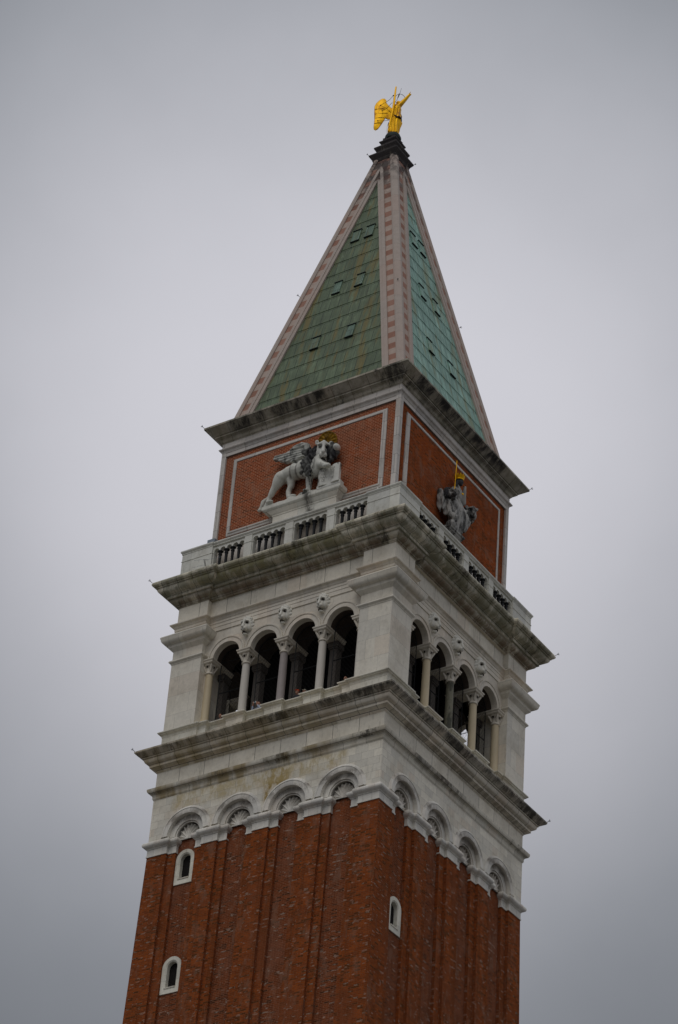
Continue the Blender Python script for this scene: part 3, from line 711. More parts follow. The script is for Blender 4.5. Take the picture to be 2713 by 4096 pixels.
mb = MB(); sweep(mb, [(5.0, 81.10), (5.15, 81.10), (5.15, 81.14), (5.13, 81.145), (5.19, 81.16), (5.20, 81.19)] + arcpts(5.22, 81.20, 5.36, 81.35, 4, -1) + [(5.37, 81.37), (5.34, 81.375), (5.415, 81.38), (5.415, 81.46), (5.38, 81.465), (5.46, 81.475)]
                 + [(5.82, 81.76), (5.80, 81.765), (5.84, 81.78), (5.84, 81.885), (5.4, 81.95), (4.8, 81.95)])
mb.build('cornice', M['cornice_attic'], T, smooth=True, label='blackened cornice at the foot of the pyramid roof')

# ---- pyramid
def wp(z): return 4.80 - .2215 * (z - 82.96)
Z0, ZT = 81.93, 101.75
ca = math.cos(math.atan(.2215)); sa = math.sin(math.atan(.2215))
def pp(k, t, z, off=0.0):       # point on roof face k, pushed off along its normal
    w = wp(z) + off * ca; return place(k, t, w, z + off * sa)
for k in range(4):
    rf = MB()
    rows = []; z = Z0 + .02
    edges = [83.50 - 1.5 * 0]                       # first lap
    zz = [Z0 + .02, 82.52]
    while zz[-1] < 99.6: zz.append(zz[-1] + .985)
    for a, b in zip(zz, zz[1:]):
        b = min(b, 99.75)
        ha, hb = max(wp(a) - 1.08, 0), max(wp(b) - 1.08, 0)
        if ha <= 0: break
        rf.add([pp(k, -ha, a, -.048), pp(k, ha, a, -.048), pp(k, hb, b + .02, -.07), pp(k, -hb, b + .02, -.07), pp(k, -ha, a, -.075), pp(k, ha, a, -.075)], [(0, 1, 2, 3), (0, 4, 5, 1)])
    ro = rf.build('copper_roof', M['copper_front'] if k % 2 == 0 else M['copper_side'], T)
    if k == 0:
        gt = MB(); gt.loft([[pp(k, t, Z0 + .02, -.05), pp(k, t, Z0 + .02, .07), pp(k, t, Z0 + .19, .07), pp(k, t, Z0 + .19, -.05)] for t in (-3.92, 3.70)], True, True, True); gt.build('gutter', M['iron'], T)
    # hatches
    for (c, zb, hw, hh) in ((-.40, 94.75, .24, .88), (.42, 94.75, .24, .88), (-.66, 90.6, .22, .9), (.70, 90.6, .22, .9), (-1.02, 86.42, .22, .88), (1.03, 86.42, .22, .88)):
        hm = MB()
        lo_, hi_ = .012, -.02
        q = [pp(k, c - hw, zb, -.08), pp(k, c + hw, zb, -.08), pp(k, c + hw, zb + hh, -.08), pp(k, c - hw, zb + hh, -.08),
             pp(k, c - hw, zb, lo_), pp(k, c + hw, zb, lo_), pp(k, c + hw, zb + hh, hi_), pp(k, c - hw, zb + hh, hi_)]
        hm.add(q, [(4, 5, 6, 7), (0, 1, 5, 4), (1, 2, 6, 5), (2, 3, 7, 6), (3, 0, 4, 7)])
        ho = hm.build('roof_hatch', M['copper_hatch'] if k % 2 == 0 else M['copper_side'], T)
        r_ = .03
        for (z0_, z1_) in ((zb - .035, zb), (zb + hh, zb + hh + .04)):
            sh = MB()
            q = [pp(k, c - hw - r_, z0_, -.05), pp(k, c + hw + r_, z0_, -.05), pp(k, c + hw + r_, z1_, -.05), pp(k, c - hw - r_, z1_, -.05),
                 pp(k, c - hw - r_, z0_, .03), pp(k, c + hw + r_, z0_, .03), pp(k, c + hw + r_, z1_, .03), pp(k, c - hw - r_, z1_, .03)]
            sh.add(q, [(4, 5, 6, 7), (0, 1, 5, 4), (1, 2, 6, 5), (2, 3, 7, 6), (3, 0, 4, 7)])
            sh.build('hatch_gap', M['lead'], ho)
# stone ribs: corner roll, banded course, inner kerb
def run(mb, k, sgn, d0, d1, o0, o1, zb, zt, prof=None):
    """strip of constant distance d0..d1 from the arris on face k, side sgn"""
    z1 = min(zt, 82.96 + (4.80 - d1) / .2215)
    def sec(z):
        w = wp(z)
        return [pp(k, sgn * max(w - d0, 0), z, -.12), pp(k, sgn * max(w - d0, 0), z, o0), pp(k, sgn * max(w - d1, 0), z, o1), pp(k, sgn * max(w - d1, 0), z, -.12)]
    mb.loft([sec(zb), sec(z1)], True, True, True)
    if z1 < zt:
        d2 = wp(zt)
        pts = [pp(k, sgn * max(wp(z1) - d0, 0), z1, o0), pp(k, sgn * max(wp(z1) - d1, 0), z1, o1), pp(k, sgn * max(wp(zt) - d0, 0), zt, o0), pp(k, 0, min(zt, 82.96 + (4.8 - d0) / .2215), o0)]
        mb.add([pts[0], pts[1], pts[3]], [(0, 1, 2)])
for k in range(4):
    for sgn in (-1, 1):
        bd = MB(); run(bd, k, sgn, .28, .73, .0, .0, Z0, ZT); bd.build('banded_rib', M['band'], T)
    bd = MB()
    # stone closing the head of the roof above the copper
    bd.add([pp(k, -wp(99.5), 99.5, -.02), pp(k, wp(99.5), 99.5, -.02), pp(k, wp(ZT), ZT, -.02), pp(k, -wp(ZT), ZT, -.02)], [(0, 1, 2, 3)])
    bd.build('roof_head', M['band'], T)
    for sgn in (-1, 1):
        kb = MB(); run(kb, k, sgn, .715, .90, .075, .075, Z0, 100.9); run(kb, k, sgn, .90, 1.10, .045, .03, Z0, 99.75); kb.build('roof_kerb', M['rib'], T)
    # corner roll between face k and k+1
    k2 = (k + 1) % 4; cr_ = MB()
    def sec(z, dd=.29):
        w = wp(z); a = [pp(k, w - dd, z, -.1), pp(k, w - dd, z, .05), pp(k, w - .20, z, .085), pp(k, w - .06, z, .085)]
        b = [pp(k2, -(w - dd), z, -.1), pp(k2, -(w - dd), z, .05), pp(k2, -(w - .20), z, .085), pp(k2, -(w - .06), z, .085)]
        return a + b[::-1]
    cr_.loft([sec(Z0), sec(ZT)], True, True, True); cr_.build('corner_rib', M['rib'], T)

# ---- cap under the statue
mb = MB(); sweep(mb, [(.60, 101.55), (.69, 101.62), (.72, 101.70), (.74, 101.78), (.86, 101.98), (.885, 102.03), (.885, 102.10), (.62, 102.14), (.60, 102.44), (.62, 102.50), (.70, 102.64), (.71, 102.70), (.70, 102.75), (.44, 102.78),
                       (.43, 103.04), (.45, 103.10), (.525, 103.20), (.53, 103.26), (.40, 103.30), (.385, 103.50), (.40, 103.54), (.1, 103.56)])
mb.build('roof_cap', M['capstone'], T)
mb = MB(); mb.lathe(0, 0, [(.1, 103.5), (.44, 103.52), (.46, 103.62), (.44, 103.76), (.40, 103.86), (.30, 103.95), (.05, 103.98)], 14); mb.build('finial_drum', M['lead'], T, smooth=True)

# ---- dark belfry ceiling, and a core added to block light
mb = MB(); mb.box(-5.45, 5.45, -5.45, 5.45, 69.30, 69.45); mb.build('belfry_ceiling', M['inner_dark'], T)
mb = MB(); mb.box(-3.2, 3.2, -3.2, 3.2, 63.65, 69.31); mb.build('light_block_core', M['inner_dark'], T)  # added core that keeps light from crossing the belfry

# ---- lightning spikes on the cornice corners
def spike(p, d, s=1.0):
    p = Vector(p); d = Vector(d).normalized(); mb = MB(); e = p + d * .13 * s; mb.tube([p, e], .012, 5)
    for i in range(7):
        a = 2 * math.pi * i / 7; o = d.orthogonal().normalized(); o2 = d.cross(o)
        mb.tube([e, e + (d * 1.0 + (o * math.cos(a) + o2 * math.sin(a)) * .7).normalized() * .10 * s], .007, 4)
    mb.build('lightning_spike', M['iron'], T)
for w, z in ((6.76, 63.2), (6.92, 72.36), (5.82, 81.88), (.86, 102.08), (2.95, 91.35)):
    for sx, sy in ((-1, -1), (1, 1)): spike((sx * w, sy * w, z), (sx, sy, 1.1), 1.0 if w > 1 else .8)
spike((-.12 + wp(89.6), -wp(89.6), 89.6), (1, -1, .6), .9)

# ================================================================ organic figures
ICO = {}
def ico(sub):
    if sub not in ICO:
        bm = bmesh.new(); bmesh.ops.create_icosphere(bm, subdivisions=sub, radius=1)
        ICO[sub] = ([v.co.copy() for v in bm.verts], [tuple(v.index for v in f.verts) for f in bm.faces]); bm.free()
    return ICO[sub]
def organic(name, prims, voxel, mat, parent=None, sm=4, dents=(), disp=None, label=None, loc=None, rz=None, mats=None, matfn=None):
    mb = MB()
    for p in prims:
        if p[0] == 's':                     # ellipsoid: centre, radii, optional euler
            vs, fs = ico(3); c = Vector(p[1]); rr = p[2] if isinstance(p[2], (tuple, list)) else (p[2],) * 3
            rot = Matrix.Identity(3)
            if len(p) > 3: 
                from mathutils import Euler
                rot = Euler(p[3]).to_matrix()
            mb.add([c + rot @ Vector((v.x * rr[0], v.y * rr[1], v.z * rr[2])) for v in vs], fs)
        elif p[0] == 'c':                   # chain of tapered capsules
            pts, rs = [Vector(q) for q in p[1]], p[2]
            if not isinstance(rs, (list, tuple)): rs = [rs] * len(pts)
            for i, q in enumerate(pts):
                vs, fs = ico(2); mb.add([q + v * rs[i] for v in vs], fs)
                if i: mb.tube([pts[i - 1], q], [rs[i - 1], rs[i]], 14)
        elif p[0] == 'b':                   # box x0 x1 y0 y1 z0 z1
            mb.box(*p[1])
        elif p[0] == 'x':                   # extruded outline in the xz plane: pts, y0, y1
            pts, y0, y1 = p[1], p[2], p[3]; n = len(pts)
            mb.add([(a, y0, b) for a, b in pts] + [(a, y1, b) for a, b in pts], [tuple(range(n))[::-1], tuple(range(n, 2 * n))] + [(i, (i + 1) % n, n + (i + 1) % n, n + i) for i in range(n)])
    tmp = mb.build(name + '_tmp', mat)
    md = tmp.modifiers.new('r', 'REMESH'); md.mode = 'VOXEL'; md.voxel_size = voxel; md.use_smooth_shade = True
    if sm: m2 = tmp.modifiers.new('s', 'SMOOTH'); m2.iterations = sm; m2.factor = .5
    dg = bpy.context.evaluated_depsgraph_get(); me = bpy.data.meshes.new_from_object(tmp.evaluated_get(dg)); me.name = name
    bpy.data.objects.remove(tmp)
    co = np.empty(len(me.vertices) * 3); me.vertices.foreach_get('co', co); co = co.reshape(-1, 3)
    no = np.empty(len(me.vertices) * 3); me.vertices.foreach_get('normal', no); no = no.reshape(-1, 3)
    for c, rad, dep in dents:
        rad = np.array(rad if isinstance(rad, (tuple, list)) else (rad,) * 3)
        g_ = np.exp(-(((co - np.array(c)) / rad) ** 2).sum(1)); co = co + no * (g_ * -dep)[:, None]
    if disp is not None: co = co + no * disp(co)[:, None]
    me.vertices.foreach_set('co', co.ravel()); me.update()
    me.materials.clear()
    for mm in (mats or [mat]): me.materials.append(mm)
    if matfn:
        ctr = np.empty(len(me.polygons) * 3); me.polygons.foreach_get('center', ctr); ctr = ctr.reshape(-1, 3)
        me.polygons.foreach_set('material_index', matfn(ctr).astype(np.int32))
    me.polygons.foreach_set('use_smooth', [True] * len(me.polygons))
    o = bpy.data.objects.new(name, me); COL.objects.link(o)
    if parent: o.parent = parent
    if loc: o.location = loc
    if label: o['label'] = label
    return o
def fold(co, fx, fz, amp, ph=0.0):
    return amp * np.sin(fx * co[:, 0] + 1.3 * np.sin(1.7 * co[:, 2] + ph) + fz * co[:, 2])

def lion_face(s=1.0, mane=14, deep=1.0):
    P = lambda a, b, d: (a * s, -b * s, d * s)
    pr = [('s', P(0, -.02, .06), (.32 * s, .30 * s, .36 * s)), ('c', [P(0, .10, -.05), P(0, .36, -.22)], [.23 * s, .16 * s]), ('c', [P(0, .22, .30), P(0, .33, .10), P(0, .52, -.12)], [.10 * s, .10 * s, .075 * s]),
          ('s', P(-.085, .43, -.22), (.10 * s, .11 * s, .09 * s)), ('s', P(.085, .43, -.22), (.10 * s, .11 * s, .09 * s)), ('s', P(0, .55, -.11), (.085 * s, .045 * s, .05 * s)), ('s', P(0, .26, -.50), (.14 * s, .16 * s, .09 * s)),
          ('c', [P(-.07, .28, .27), P(-.26, .20, .21)], [.05 * s, .045 * s]), ('c', [P(.07, .28, .27), P(.26, .20, .21)], [.05 * s, .045 * s]), ('s', P(-.20, .10, -.12), (.13 * s, .13 * s, .20 * s)), ('s', P(.20, .10, -.12), (.13 * s, .13 * s, .20 * s)),
          ('s', P(-.31, .02, .33), (.10 * s, .05 * s, .10 * s)), ('s', P(.31, .02, .33), (.10 * s, .05 * s, .10 * s))]
    for i in range(mane):
        a = 2 * math.pi * (i + .5) / mane
        pr.append(('c', [P(.30 * math.cos(a), -.06, .06 + .38 * math.sin(a)), P(.42 * math.cos(a + .12), -.10, .04 + .50 * math.sin(a + .12)), P(.47 * math.cos(a + .3), -.20, .02 + .56 * math.sin(a + .3))], [.11 * s, .085 * s, .045 * s]))
    dn = [(P(-.165, .28, .13), (.085 * s, .14 * s, .055 * s), .10 * s * deep), (P(.165, .28, .13), (.085 * s, .14 * s, .055 * s), .10 * s * deep), (P(0, .40, -.40), (.17 * s, .2 * s, .045 * s), .15 * s * deep),
          (P(-.31, .07, .33), (.05 * s, .06 * s, .06 * s), .06 * s), (P(.31, .07, .33), (.05 * s, .06 * s, .06 * s), .06 * s), (P(0, .52, -.24), (.018 * s, .1 * s, .08 * s), .03 * s)]
    return pr, dn
# ---- lion head masks in the spandrels of the belfry arcade
pr, dn = lion_face(.90, 15, 1.25)
msk = organic('lion_mask', pr, .017, M['maskstone'], T, 2, dents=dn)
hm_ = MB()
for s_ in (-1, 1):
    hm_.cur = 0; hm_.tube([(s_ * .085, -.215, .15), (s_ * .15, -.215, .115), (s_ * .215, -.165, .085)], [.026, .046, .018], 8)
eye0 = hm_.build('eye_hollow_shade', M['hollow'], msk)  # dark tubes imitate the shade of the eye sockets
hm_ = MB(); hm_.tube([(-.13, -.27, -.40), (-.06, -.37, -.365), (0, -.39, -.355), (.06, -.37, -.365), (.13, -.27, -.40)], [.015, .032, .036, .032, .015], 8)
mou0 = hm_.build('mouth_hollow_shade', M['hollow'], msk)
first = True
for k in range(4):
    for t in (-2.06, 0, 2.06):
        if first: o = msk
        else:
            o = msk.copy(); COL.objects.link(o)
            for ch in (eye0, mou0): c_ = ch.copy(); COL.objects.link(c_); c_.parent = o
        first = False
        o.location = place(k, t, AW + .06, 69.20); o.rotation_euler = (R(14), 0, R(90 * k)); o.scale = (.86, .80, .98)

# ---------------------------------------------------------------- winged lion (front face). local x = t, y = outward is -y, z abs-74
L = empty('winged_lion_statue', (0, -5.085, 74.4))
tag(L, 'white winged lion relief with gilded halo and open book on the brick attic', 'statue')
# local frame: x right, -y towards the viewer, z up from 74.4 ; helper q(x, out, z_abs)
def q(x, o, z): return (x, -o, z - 74.4)
ped = MB()
def lofted(mb, secs):
    rings = []
    for (x0, x1, o, z) in secs: rings.append([q(x0, -.02, z), q(x0, o, z), q(x1, o, z), q(x1, -.02, z)])
    mb.loft(rings, True, True, True)
lofted(ped, [(-1.42, 2.12, .34, 74.45), (-1.42, 2.12, .34, 75.30), (-1.46, 2.16, .37, 75.33), (-1.46, 2.16, .37, 75.38), (-1.52, 2.2, .42, 75.44), (-1.66, 2.30, .50, 75.58), (-1.90, 2.44, .58, 75.66), (-1.93, 2.46, .60, 75.70), (-1.93, 2.46, .60, 75.88)])
ped.build('pedestal', M['lion_plinth'], L)
body = []
# mound under the paws
body += [('b', (-1.9, 1.1, -.55, .05, 75.86 - 74.4, 75.96 - 74.4)), ('s', q(-1.65, .35, 75.98), (.30, .25, .20)), ('s', q(-.45, .3, 75.95), (.40, .25, .16)), ('s', q(.35, .35, 75.98), (.45, .25, .12))]
# trunk
body += [('c', [q(-1.05, .30, 77.50), q(-.62, .34, 77.62), q(-.1, .36, 77.55), (q(.35, .40, 77.55))], [.34, .37, .42, .48]), ('s', q(.62, .42, 77.5), (.50, .42, .66)), ('s', q(.95, .48, 77.30), (.42, .42, .58))]
# hind leg, near one reaching back
body += [('c', [q(-1.1, .45, 77.42), q(-1.32, .46, 77.05), q(-1.52, .44, 76.70), q(-1.70, .42, 76.42), q(-1.74, .44, 76.12), q(-1.55, .55, 76.05)], [.33, .225, .15, .105, .10, .11]), ('s', q(-1.50, .60, 76.05), (.20, .14, .10))]
body += [('c', [q(-.62, .28, 77.25), q(-.60, .25, 76.90), (q(-.70, .25, 76.62)), q(-.66, .28, 76.28), q(-.46, .36, 76.12)], [.24, .165, .13, .115, .11]), ('s', q(-.34, .40, 76.12), (.22, .14, .10))]
# forelegs
body += [('c', [q(.64, .45, 77.15), q(.60, .46, 76.85), q(.56, .44, 76.50), q(.56, .44, 76.16)], [.30, .19, .15, .14]), ('s', q(.58, .52, 76.05), (.19, .17, .13)), ('b', (.25, .95, -.60, .0, 75.85 - 74.4, 75.97 - 74.4))]
body += [('s', q(.48 + .09 * i, .66, 76.03), (.05, .08, .075)) for i in range(3)]
body += [('c', [q(1.15, .60, 77.35), q(1.40, .78, 77.12), q(1.72, .82, 76.95)], [.26, .17, .14]), ('s', q(1.82, .86, 76.88), (.19, .16, .13))]
body += [('s', q(1.70 + .09 * i, 1.0, 76.80), (.05, .06, .09)) for i in range(4)]
# neck
body += [('c', [q(1.0, .42, 77.45), q(1.12, .42, 77.75), q(1.18, .30, 77.95)], [.42, .33, .26])]
# tail hanging behind the pedestal end
body += [('c', [q(-1.28, .2, 77.35), q(-1.60, .16, 76.98), q(-1.98, .14, 76.72), q(-2.20, .14, 76.56), q(-2.25, .14, 76.38), q(-2.36, .14, 76.20)], [.12, .09, .09, .12, .12, .09]), ('s', q(-2.36, .14, 76.16), (.14, .10, .09))]
def ribs(co):
    x = co[:, 0]; z = co[:, 2]
    m_ = np.exp(-((x + .25) / .38) ** 2) * np.exp(-((z - 3.15) / .5) ** 2)
    return .045 * np.sin(x * 15) * m_ + .012 * np.sin(9 * x + 7 * z)
organic('body', body, .032, M['lion_body'], L, 3, disp=ribs)
# mane: locks flowing down from the head and chest, soot blackened
mane = [('c', [q(.85, .50, 78.35), q(.75, .64, 77.9), q(.70, .74, 77.45), q(.70, .72, 76.95)], [.20, .27, .26, .15]), ('c', [q(1.85, .30, 78.3), q(1.85, .35, 77.9), q(1.65, .40, 77.50)], [.16, .19, .12]),
        ('s', q(1.40, .30, 78.15), (.50, .30, .46)), ('c', [q(.55, .5, 78.2), q(.50, .6, 77.8), q(.55, .62, 77.3)], [.14, .2, .14])]
for i in range(26):
    a = random.random(); x = .42 + a * .55; z = 78.35 - random.random() * 1.5
    mane.append(('c', [q(x, .80 + random.random() * .1, z), q(x - .04, .93, z - .14), q(x + .03, .86, z - .34)], [.05, .085, .03]))
for i in range(12):
    a = math.pi * (-.15 + 1.3 * i / 11); x = 1.40 + .52 * math.cos(a); z = 78.12 + .46 * math.sin(a)
    mane.append(('c', [q(x, .36, z), q(x + .10 * math.cos(a), .34, z - .16)], [.12, .06]))
organic('mane', mane, .03, M['mane'], L, 1, label='soot blackened mane', disp=lambda co: .028 * np.sin(co[:, 0] * 26 + 5 * np.sin(co[:, 2] * 4)))
pr, dn = lion_face(1.0, 0)
ho = organic('head', pr, .022, M['lion'], L, 2, dents=dn); ho.location = q(1.23, .44, 78.17); ho.rotation_euler = (R(20), 0, R(34)); ho.scale = (1.06, 1.02, 1.30)
for s_ in (-1, 1):
    ey = MB(); ey.tube([(s_ * .11, -.255, .145), (s_ * .165, -.235, .125), (s_ * .22, -.19, .115)], [.015, .030, .012], 8); ey.build('eye', M['mane'], ho)  # dark tubes stand in for socket shade
mth = MB(); mth.tube([(-.13, -.32, -.41), (-.07, -.42, -.375), (0, -.45, -.365), (.07, -.42, -.375), (.13, -.32, -.41)], [.012, .03, .034, .03, .012], 6); mth.build('mouth', M['hollow'], ho)
organic('mane_tuft', [('s', q(2.02, .50, 78.12), (.16, .22, .17))], .03, M['lion'], L, 2)
# wing
wing = [(.35, 78.15), (.45, 78.75), (.20, 79.0), (-.10, 79.02), (-.55, 78.97), (-1.0, 78.90), (-1.40, 78.87), (-1.72, 78.84), (-1.66, 78.72), (-1.45, 78.64), (-1.05, 78.40), (-.62, 78.24), (-.50, 78.10), (-.2, 77.95), (.15, 77.75)]
wp_ = [('x', [(a, b - 74.4) for a, b in wing], -.42, -.20)]
for i in range(7):
    z0 = 78.86 - i * .10; x1 = -1.60 + i * .16
    wp_.append(('c', [q(.15, .50, z0 - .02), q(-.5, .47, z0 - .03), q(x1, .42, z0 - .01)], [.065, .055, .035]))
wp_ += [('c', [q(.38, .48, 78.2), q(.35, .55, 78.75), q(.0, .55, 78.95), q(-.6, .5, 78.92)], [.14, .15, .12, .07])]
organic('wing', wp_, .026, M['lion_wing'], L, 1, disp=lambda co: .020 * np.sin(co[:, 2] * 46 + co[:, 0] * 6) * (co[:, 0] < .2))
# halo
hl = MB(); hc = q(1.38, .36, 78.62); ax = Vector((0, -.80, -.25)).normalized()
e1 = Vector((1, 0, 0)); e2 = ax.cross(e1).normalized()
def hp(r, a, o): return Vector(hc) + (e1 * math.cos(a) + e2 * math.sin(a)) * r + ax * o
rings = []
for (r, o) in ((.0, .02), (.25, .03), (.30, .07), (.36, .035), (.44, .06), (.50, .03), (.58, .045), (.62, .07), (.655, .06), (.66, 0), (.5, -.03), (.0, -.03)):
    rings.append([hp(r * (1 + (.02 * math.cos(24 * 2 * math.pi * j / 96) if r > .6 else 0)), 2 * math.pi * j / 96, o + (.02 * math.cos(14 * 2 * math.pi * j / 96) if .3 < r < .6 else 0)) for j in range(96)])
hl.loft(rings); ha_ = hl.build('halo', M['gold_old'], L, smooth='all'); ha_.scale = (.82,) * 3; ha_.location = Vector(hc) * .18 + Vector((0, 0, .13))
# open book
bk = MB()
for x0, x1, o0, o1 in ((1.20, 1.80, .62, .56), (1.80, 2.38, .56, .66)):
    zt0, zt1 = 76.98, 76.98
    for (za, zb) in ((76.0, 77.02),):
        rings = []
        N_ = 8
        for i in range(N_ + 1):
            u_ = i / N_; x = x0 + (x1 - x0) * u_; o = o0 + (o1 - o0) * u_ + .06 * math.sin(math.pi * u_)
            rings.append([q(x, o, za), q(x, o, zb), q(x, o - .16, zb), q(x, o - .16, za)])
        bk.loft(rings, True, True, True)
bk.box(1.14, 2.44, -.60, -.30, 75.86 - 74.4, 76.05 - 74.4)
bo = bk.build('book', M['lion'], L)
for txt, x, o in (("PAX\nTIBI\nMAR\nCE", 1.50, .658), ("EVAN\nGELI\nSTA\nMEVS", 2.09, .676)):
    cu = bpy.data.curves.new('t', 'FONT'); cu.body = txt; cu.size = .19; cu.align_x = 'CENTER'; cu.align_y = 'CENTER'; cu.extrude = .004; cu.space_line = .95
    to = bpy.data.objects.new('t', cu); COL.objects.link(to)
    dg = bpy.context.evaluated_depsgraph_get(); me = bpy.data.meshes.new_from_object(to.evaluated_get(dg)); bpy.data.objects.remove(to)
    me.materials.clear(); me.materials.append(M['letter'])
    lo = bpy.data.objects.new('inscription', me); COL.objects.link(lo); lo.parent = bo
    lo.rotation_euler = (R(90), 0, R(-4) if x < 1.8 else R(5)); lo.location = q(x, o, 76.52)

# ---------------------------------------------------------------- justice group (right face). local x = t(y world), -y = outward
J = empty('justice_statue', (5.085, 0, 74.8), R(90))
tag(J, 'grey stone crowned woman enthroned between lions, holding a golden sword, on the brick attic', 'statue')
def j(t, o, z): return (t, -o, z - 74.8)
jb = []
# skirt and legs
jb += [('c', [j(-.55, .40, 76.9), j(-.60, .55, 76.4), j(-.72, .62, 75.75), j(-.80, .60, 75.35)], [.42, .42, .36, .26]), ('c', [j(-.35, .42, 76.85), j(-.15, .66, 76.55), j(-.30, .66, 75.9), j(-.35, .60, 75.35)], [.36, .28, .30, .26]),
       ('c', [j(-.85, .42, 76.9), j(-1.12, .72, 76.60), j(-1.25, .74, 76.0), j(-1.30, .70, 75.6)], [.30, .24, .20, .13])]
# torso, neck, head
jb += [('c', [j(-.42, .32, 76.9), j(-.34, .34, 77.35), j(-.28, .36, 77.75), j(-.26, .36, 77.95)], [.36, .33, .34, .24]), ('c', [j(-.26, .37, 77.95), j(-.24, .42, 78.3)], [.14, .12])]
# her arm on the right, forearm lifted
jb += [('c', [j(.0, .36, 77.85), j(.30, .45, 77.45), j(.34, .52, 77.42), j(.20, .62, 78.0)], [.17, .15, .13, .09]), ('c', [j(.20, .62, 78.0), j(.20, .64, 78.15)], [.07, .06]), ('c', [j(.18, .64, 78.12), j(.15, .66, 78.26)], .028),
       ('c', [j(.22, .65, 78.12), j(.21, .68, 78.28)], .026), ('c', [j(.25, .64, 78.12), j(.28, .68, 78.24)], .024), ('c', [j(.23, .60, 78.12), j(.30, .60, 78.20)], .026)]
# sword arm
jb += [('c', [j(-.52, .36, 77.85), j(-.80, .42, 77.70), j(-.88, .56, 77.68)], [.16, .13, .09]), ('s', j(-.88, .60, 77.70), (.09, .09, .09))]
# drape swags over the lap
for i, (z0, a0, a1, dz) in enumerate(((76.75, -.75, .12, .20), (76.55, -.72, .15, .26), (76.30, -.70, .10, .30), (76.05, -.62, .0, .28))):
    pts = [j(a0 + (a1 - a0) * s_ / 6, .80 - .10 * abs(s_ / 3 - 1), z0 - dz * math.sin(math.pi * s_ / 6)) for s_ in range(7)]
    jb.append(('c', pts, .055))
for i in range(9):
    x = -1.38 + i * .16
    jb.append(('c', [j(x, .72, 76.4 - .05 * i % 3), j(x - .04, .80, 75.9), j(x - .02, .76, 75.45)], [.05, .06, .04]))
def jd(co): return .034 * np.sin(co[:, 0] * 24 + co[:, 1] * 8 + 3 * np.sin(co[:, 2] * 2.2)) + .012 * np.sin(co[:, 0] * 12 + co[:, 2] * 9)
organic('robed_figure', jb, .032, M['justice'], J, 3, disp=jd)
organic('head', [('s', j(-.22, .48, 78.42), (.19, .22, .25)), ('s', j(-.22, .40, 78.48), (.23, .22, .22)), ('s', j(-.20, .69, 78.40), (.035, .05, .06)), ('s', j(-.20, .60, 78.24), (.09, .07, .06)), ('c', [j(-.42, .38, 78.45), j(-.44, .36, 78.15), j(-.42, .36, 77.95)], [.10, .11, .08])], .022, M['black_stone'], J, 3,
        dents=[(j(-.28, .66, 78.46), (.04, .06, .03), .03), (j(-.12, .66, 78.46), (.04, .06, .03), .03)], label='blackened head')
cw = MB(); n = 96
rings = []
for (r, z) in ((.27, 78.58), (.30, 78.58), (.30, 78.63), (.285, 78.64), (.315, 78.70), (.30, 78.71), (.335, 78.77), (.32, 78.78)):
    rings.append([j(-.20 + r * math.cos(2 * math.pi * i / n), .40 + r * math.sin(2 * math.pi * i / n), z) for i in range(n)])
rings.append([j(-.20 + (.345 + .04 * (1 - abs((i % 8) - 4) / 4)) * math.cos(2 * math.pi * i / n), .40 + (.345 + .04 * (1 - abs((i % 8) - 4) / 4)) * math.sin(2 * math.pi * i / n), 78.79 + .16 * (1 - abs((i % 8) - 4) / 4)) for i in range(n)])
rings.append([j(-.20 + .29 * math.cos(2 * math.pi * i / n), .40 + .29 * math.sin(2 * math.pi * i / n), 78.79) for i in range(n)])
cw.loft(rings, True, False, True); cw.build('crown', M['gold'], J)
sw = MB()
sw.loft([[j(-.885 + a, .60 + b, 77.55 + 0) for a, b in ((-.035, 0), (0, .02), (.035, 0), (0, -.02))], [j(-.815 + a, .60 + b, 79.22) for a, b in ((-.032, 0), (0, .018), (.032, 0), (0, -.018))], [j(-.812, .60, 79.31)] * 4], True, True, False)
sw.build('sword', M['gold'], J)
cl = MB(); cl.lathe(0, 0, [(.02, 0), (.07, .02), (.07, .05), (.02, .09)], 10)
co_ = cl.build('clasp', M['gold'], J); co_.location = j(-.50, .78, 77.40); co_.rotation_euler = (R(60), 0, 0)
def dark_mane(loc, rot, sc, lab):
    pr = [('s', (0, .12, .02), (.42, .20, .50))]
    for i in range(17):
        a = 2 * math.pi * (i + .5) / 17
        pr.append(('c', [(.34 * math.cos(a), .02, .04 + .42 * math.sin(a)), (.47 * math.cos(a + .1), .10, .02 + .56 * math.sin(a + .1))], [.10, .05]))
    o = organic('mane', pr, .03, M['mane'], J, 1, label=lab); o.location = loc; o.rotation_euler = rot; o.scale = (sc,) * 3
dark_mane(j(-1.26, .56, 77.08), (R(-4), 0, R(-30)), .62, 'dark mane of the left lion'); dark_mane(j(.72, .42, 77.08), (R(14), 0, R(-38)), .82, 'dark mane of the right lion')
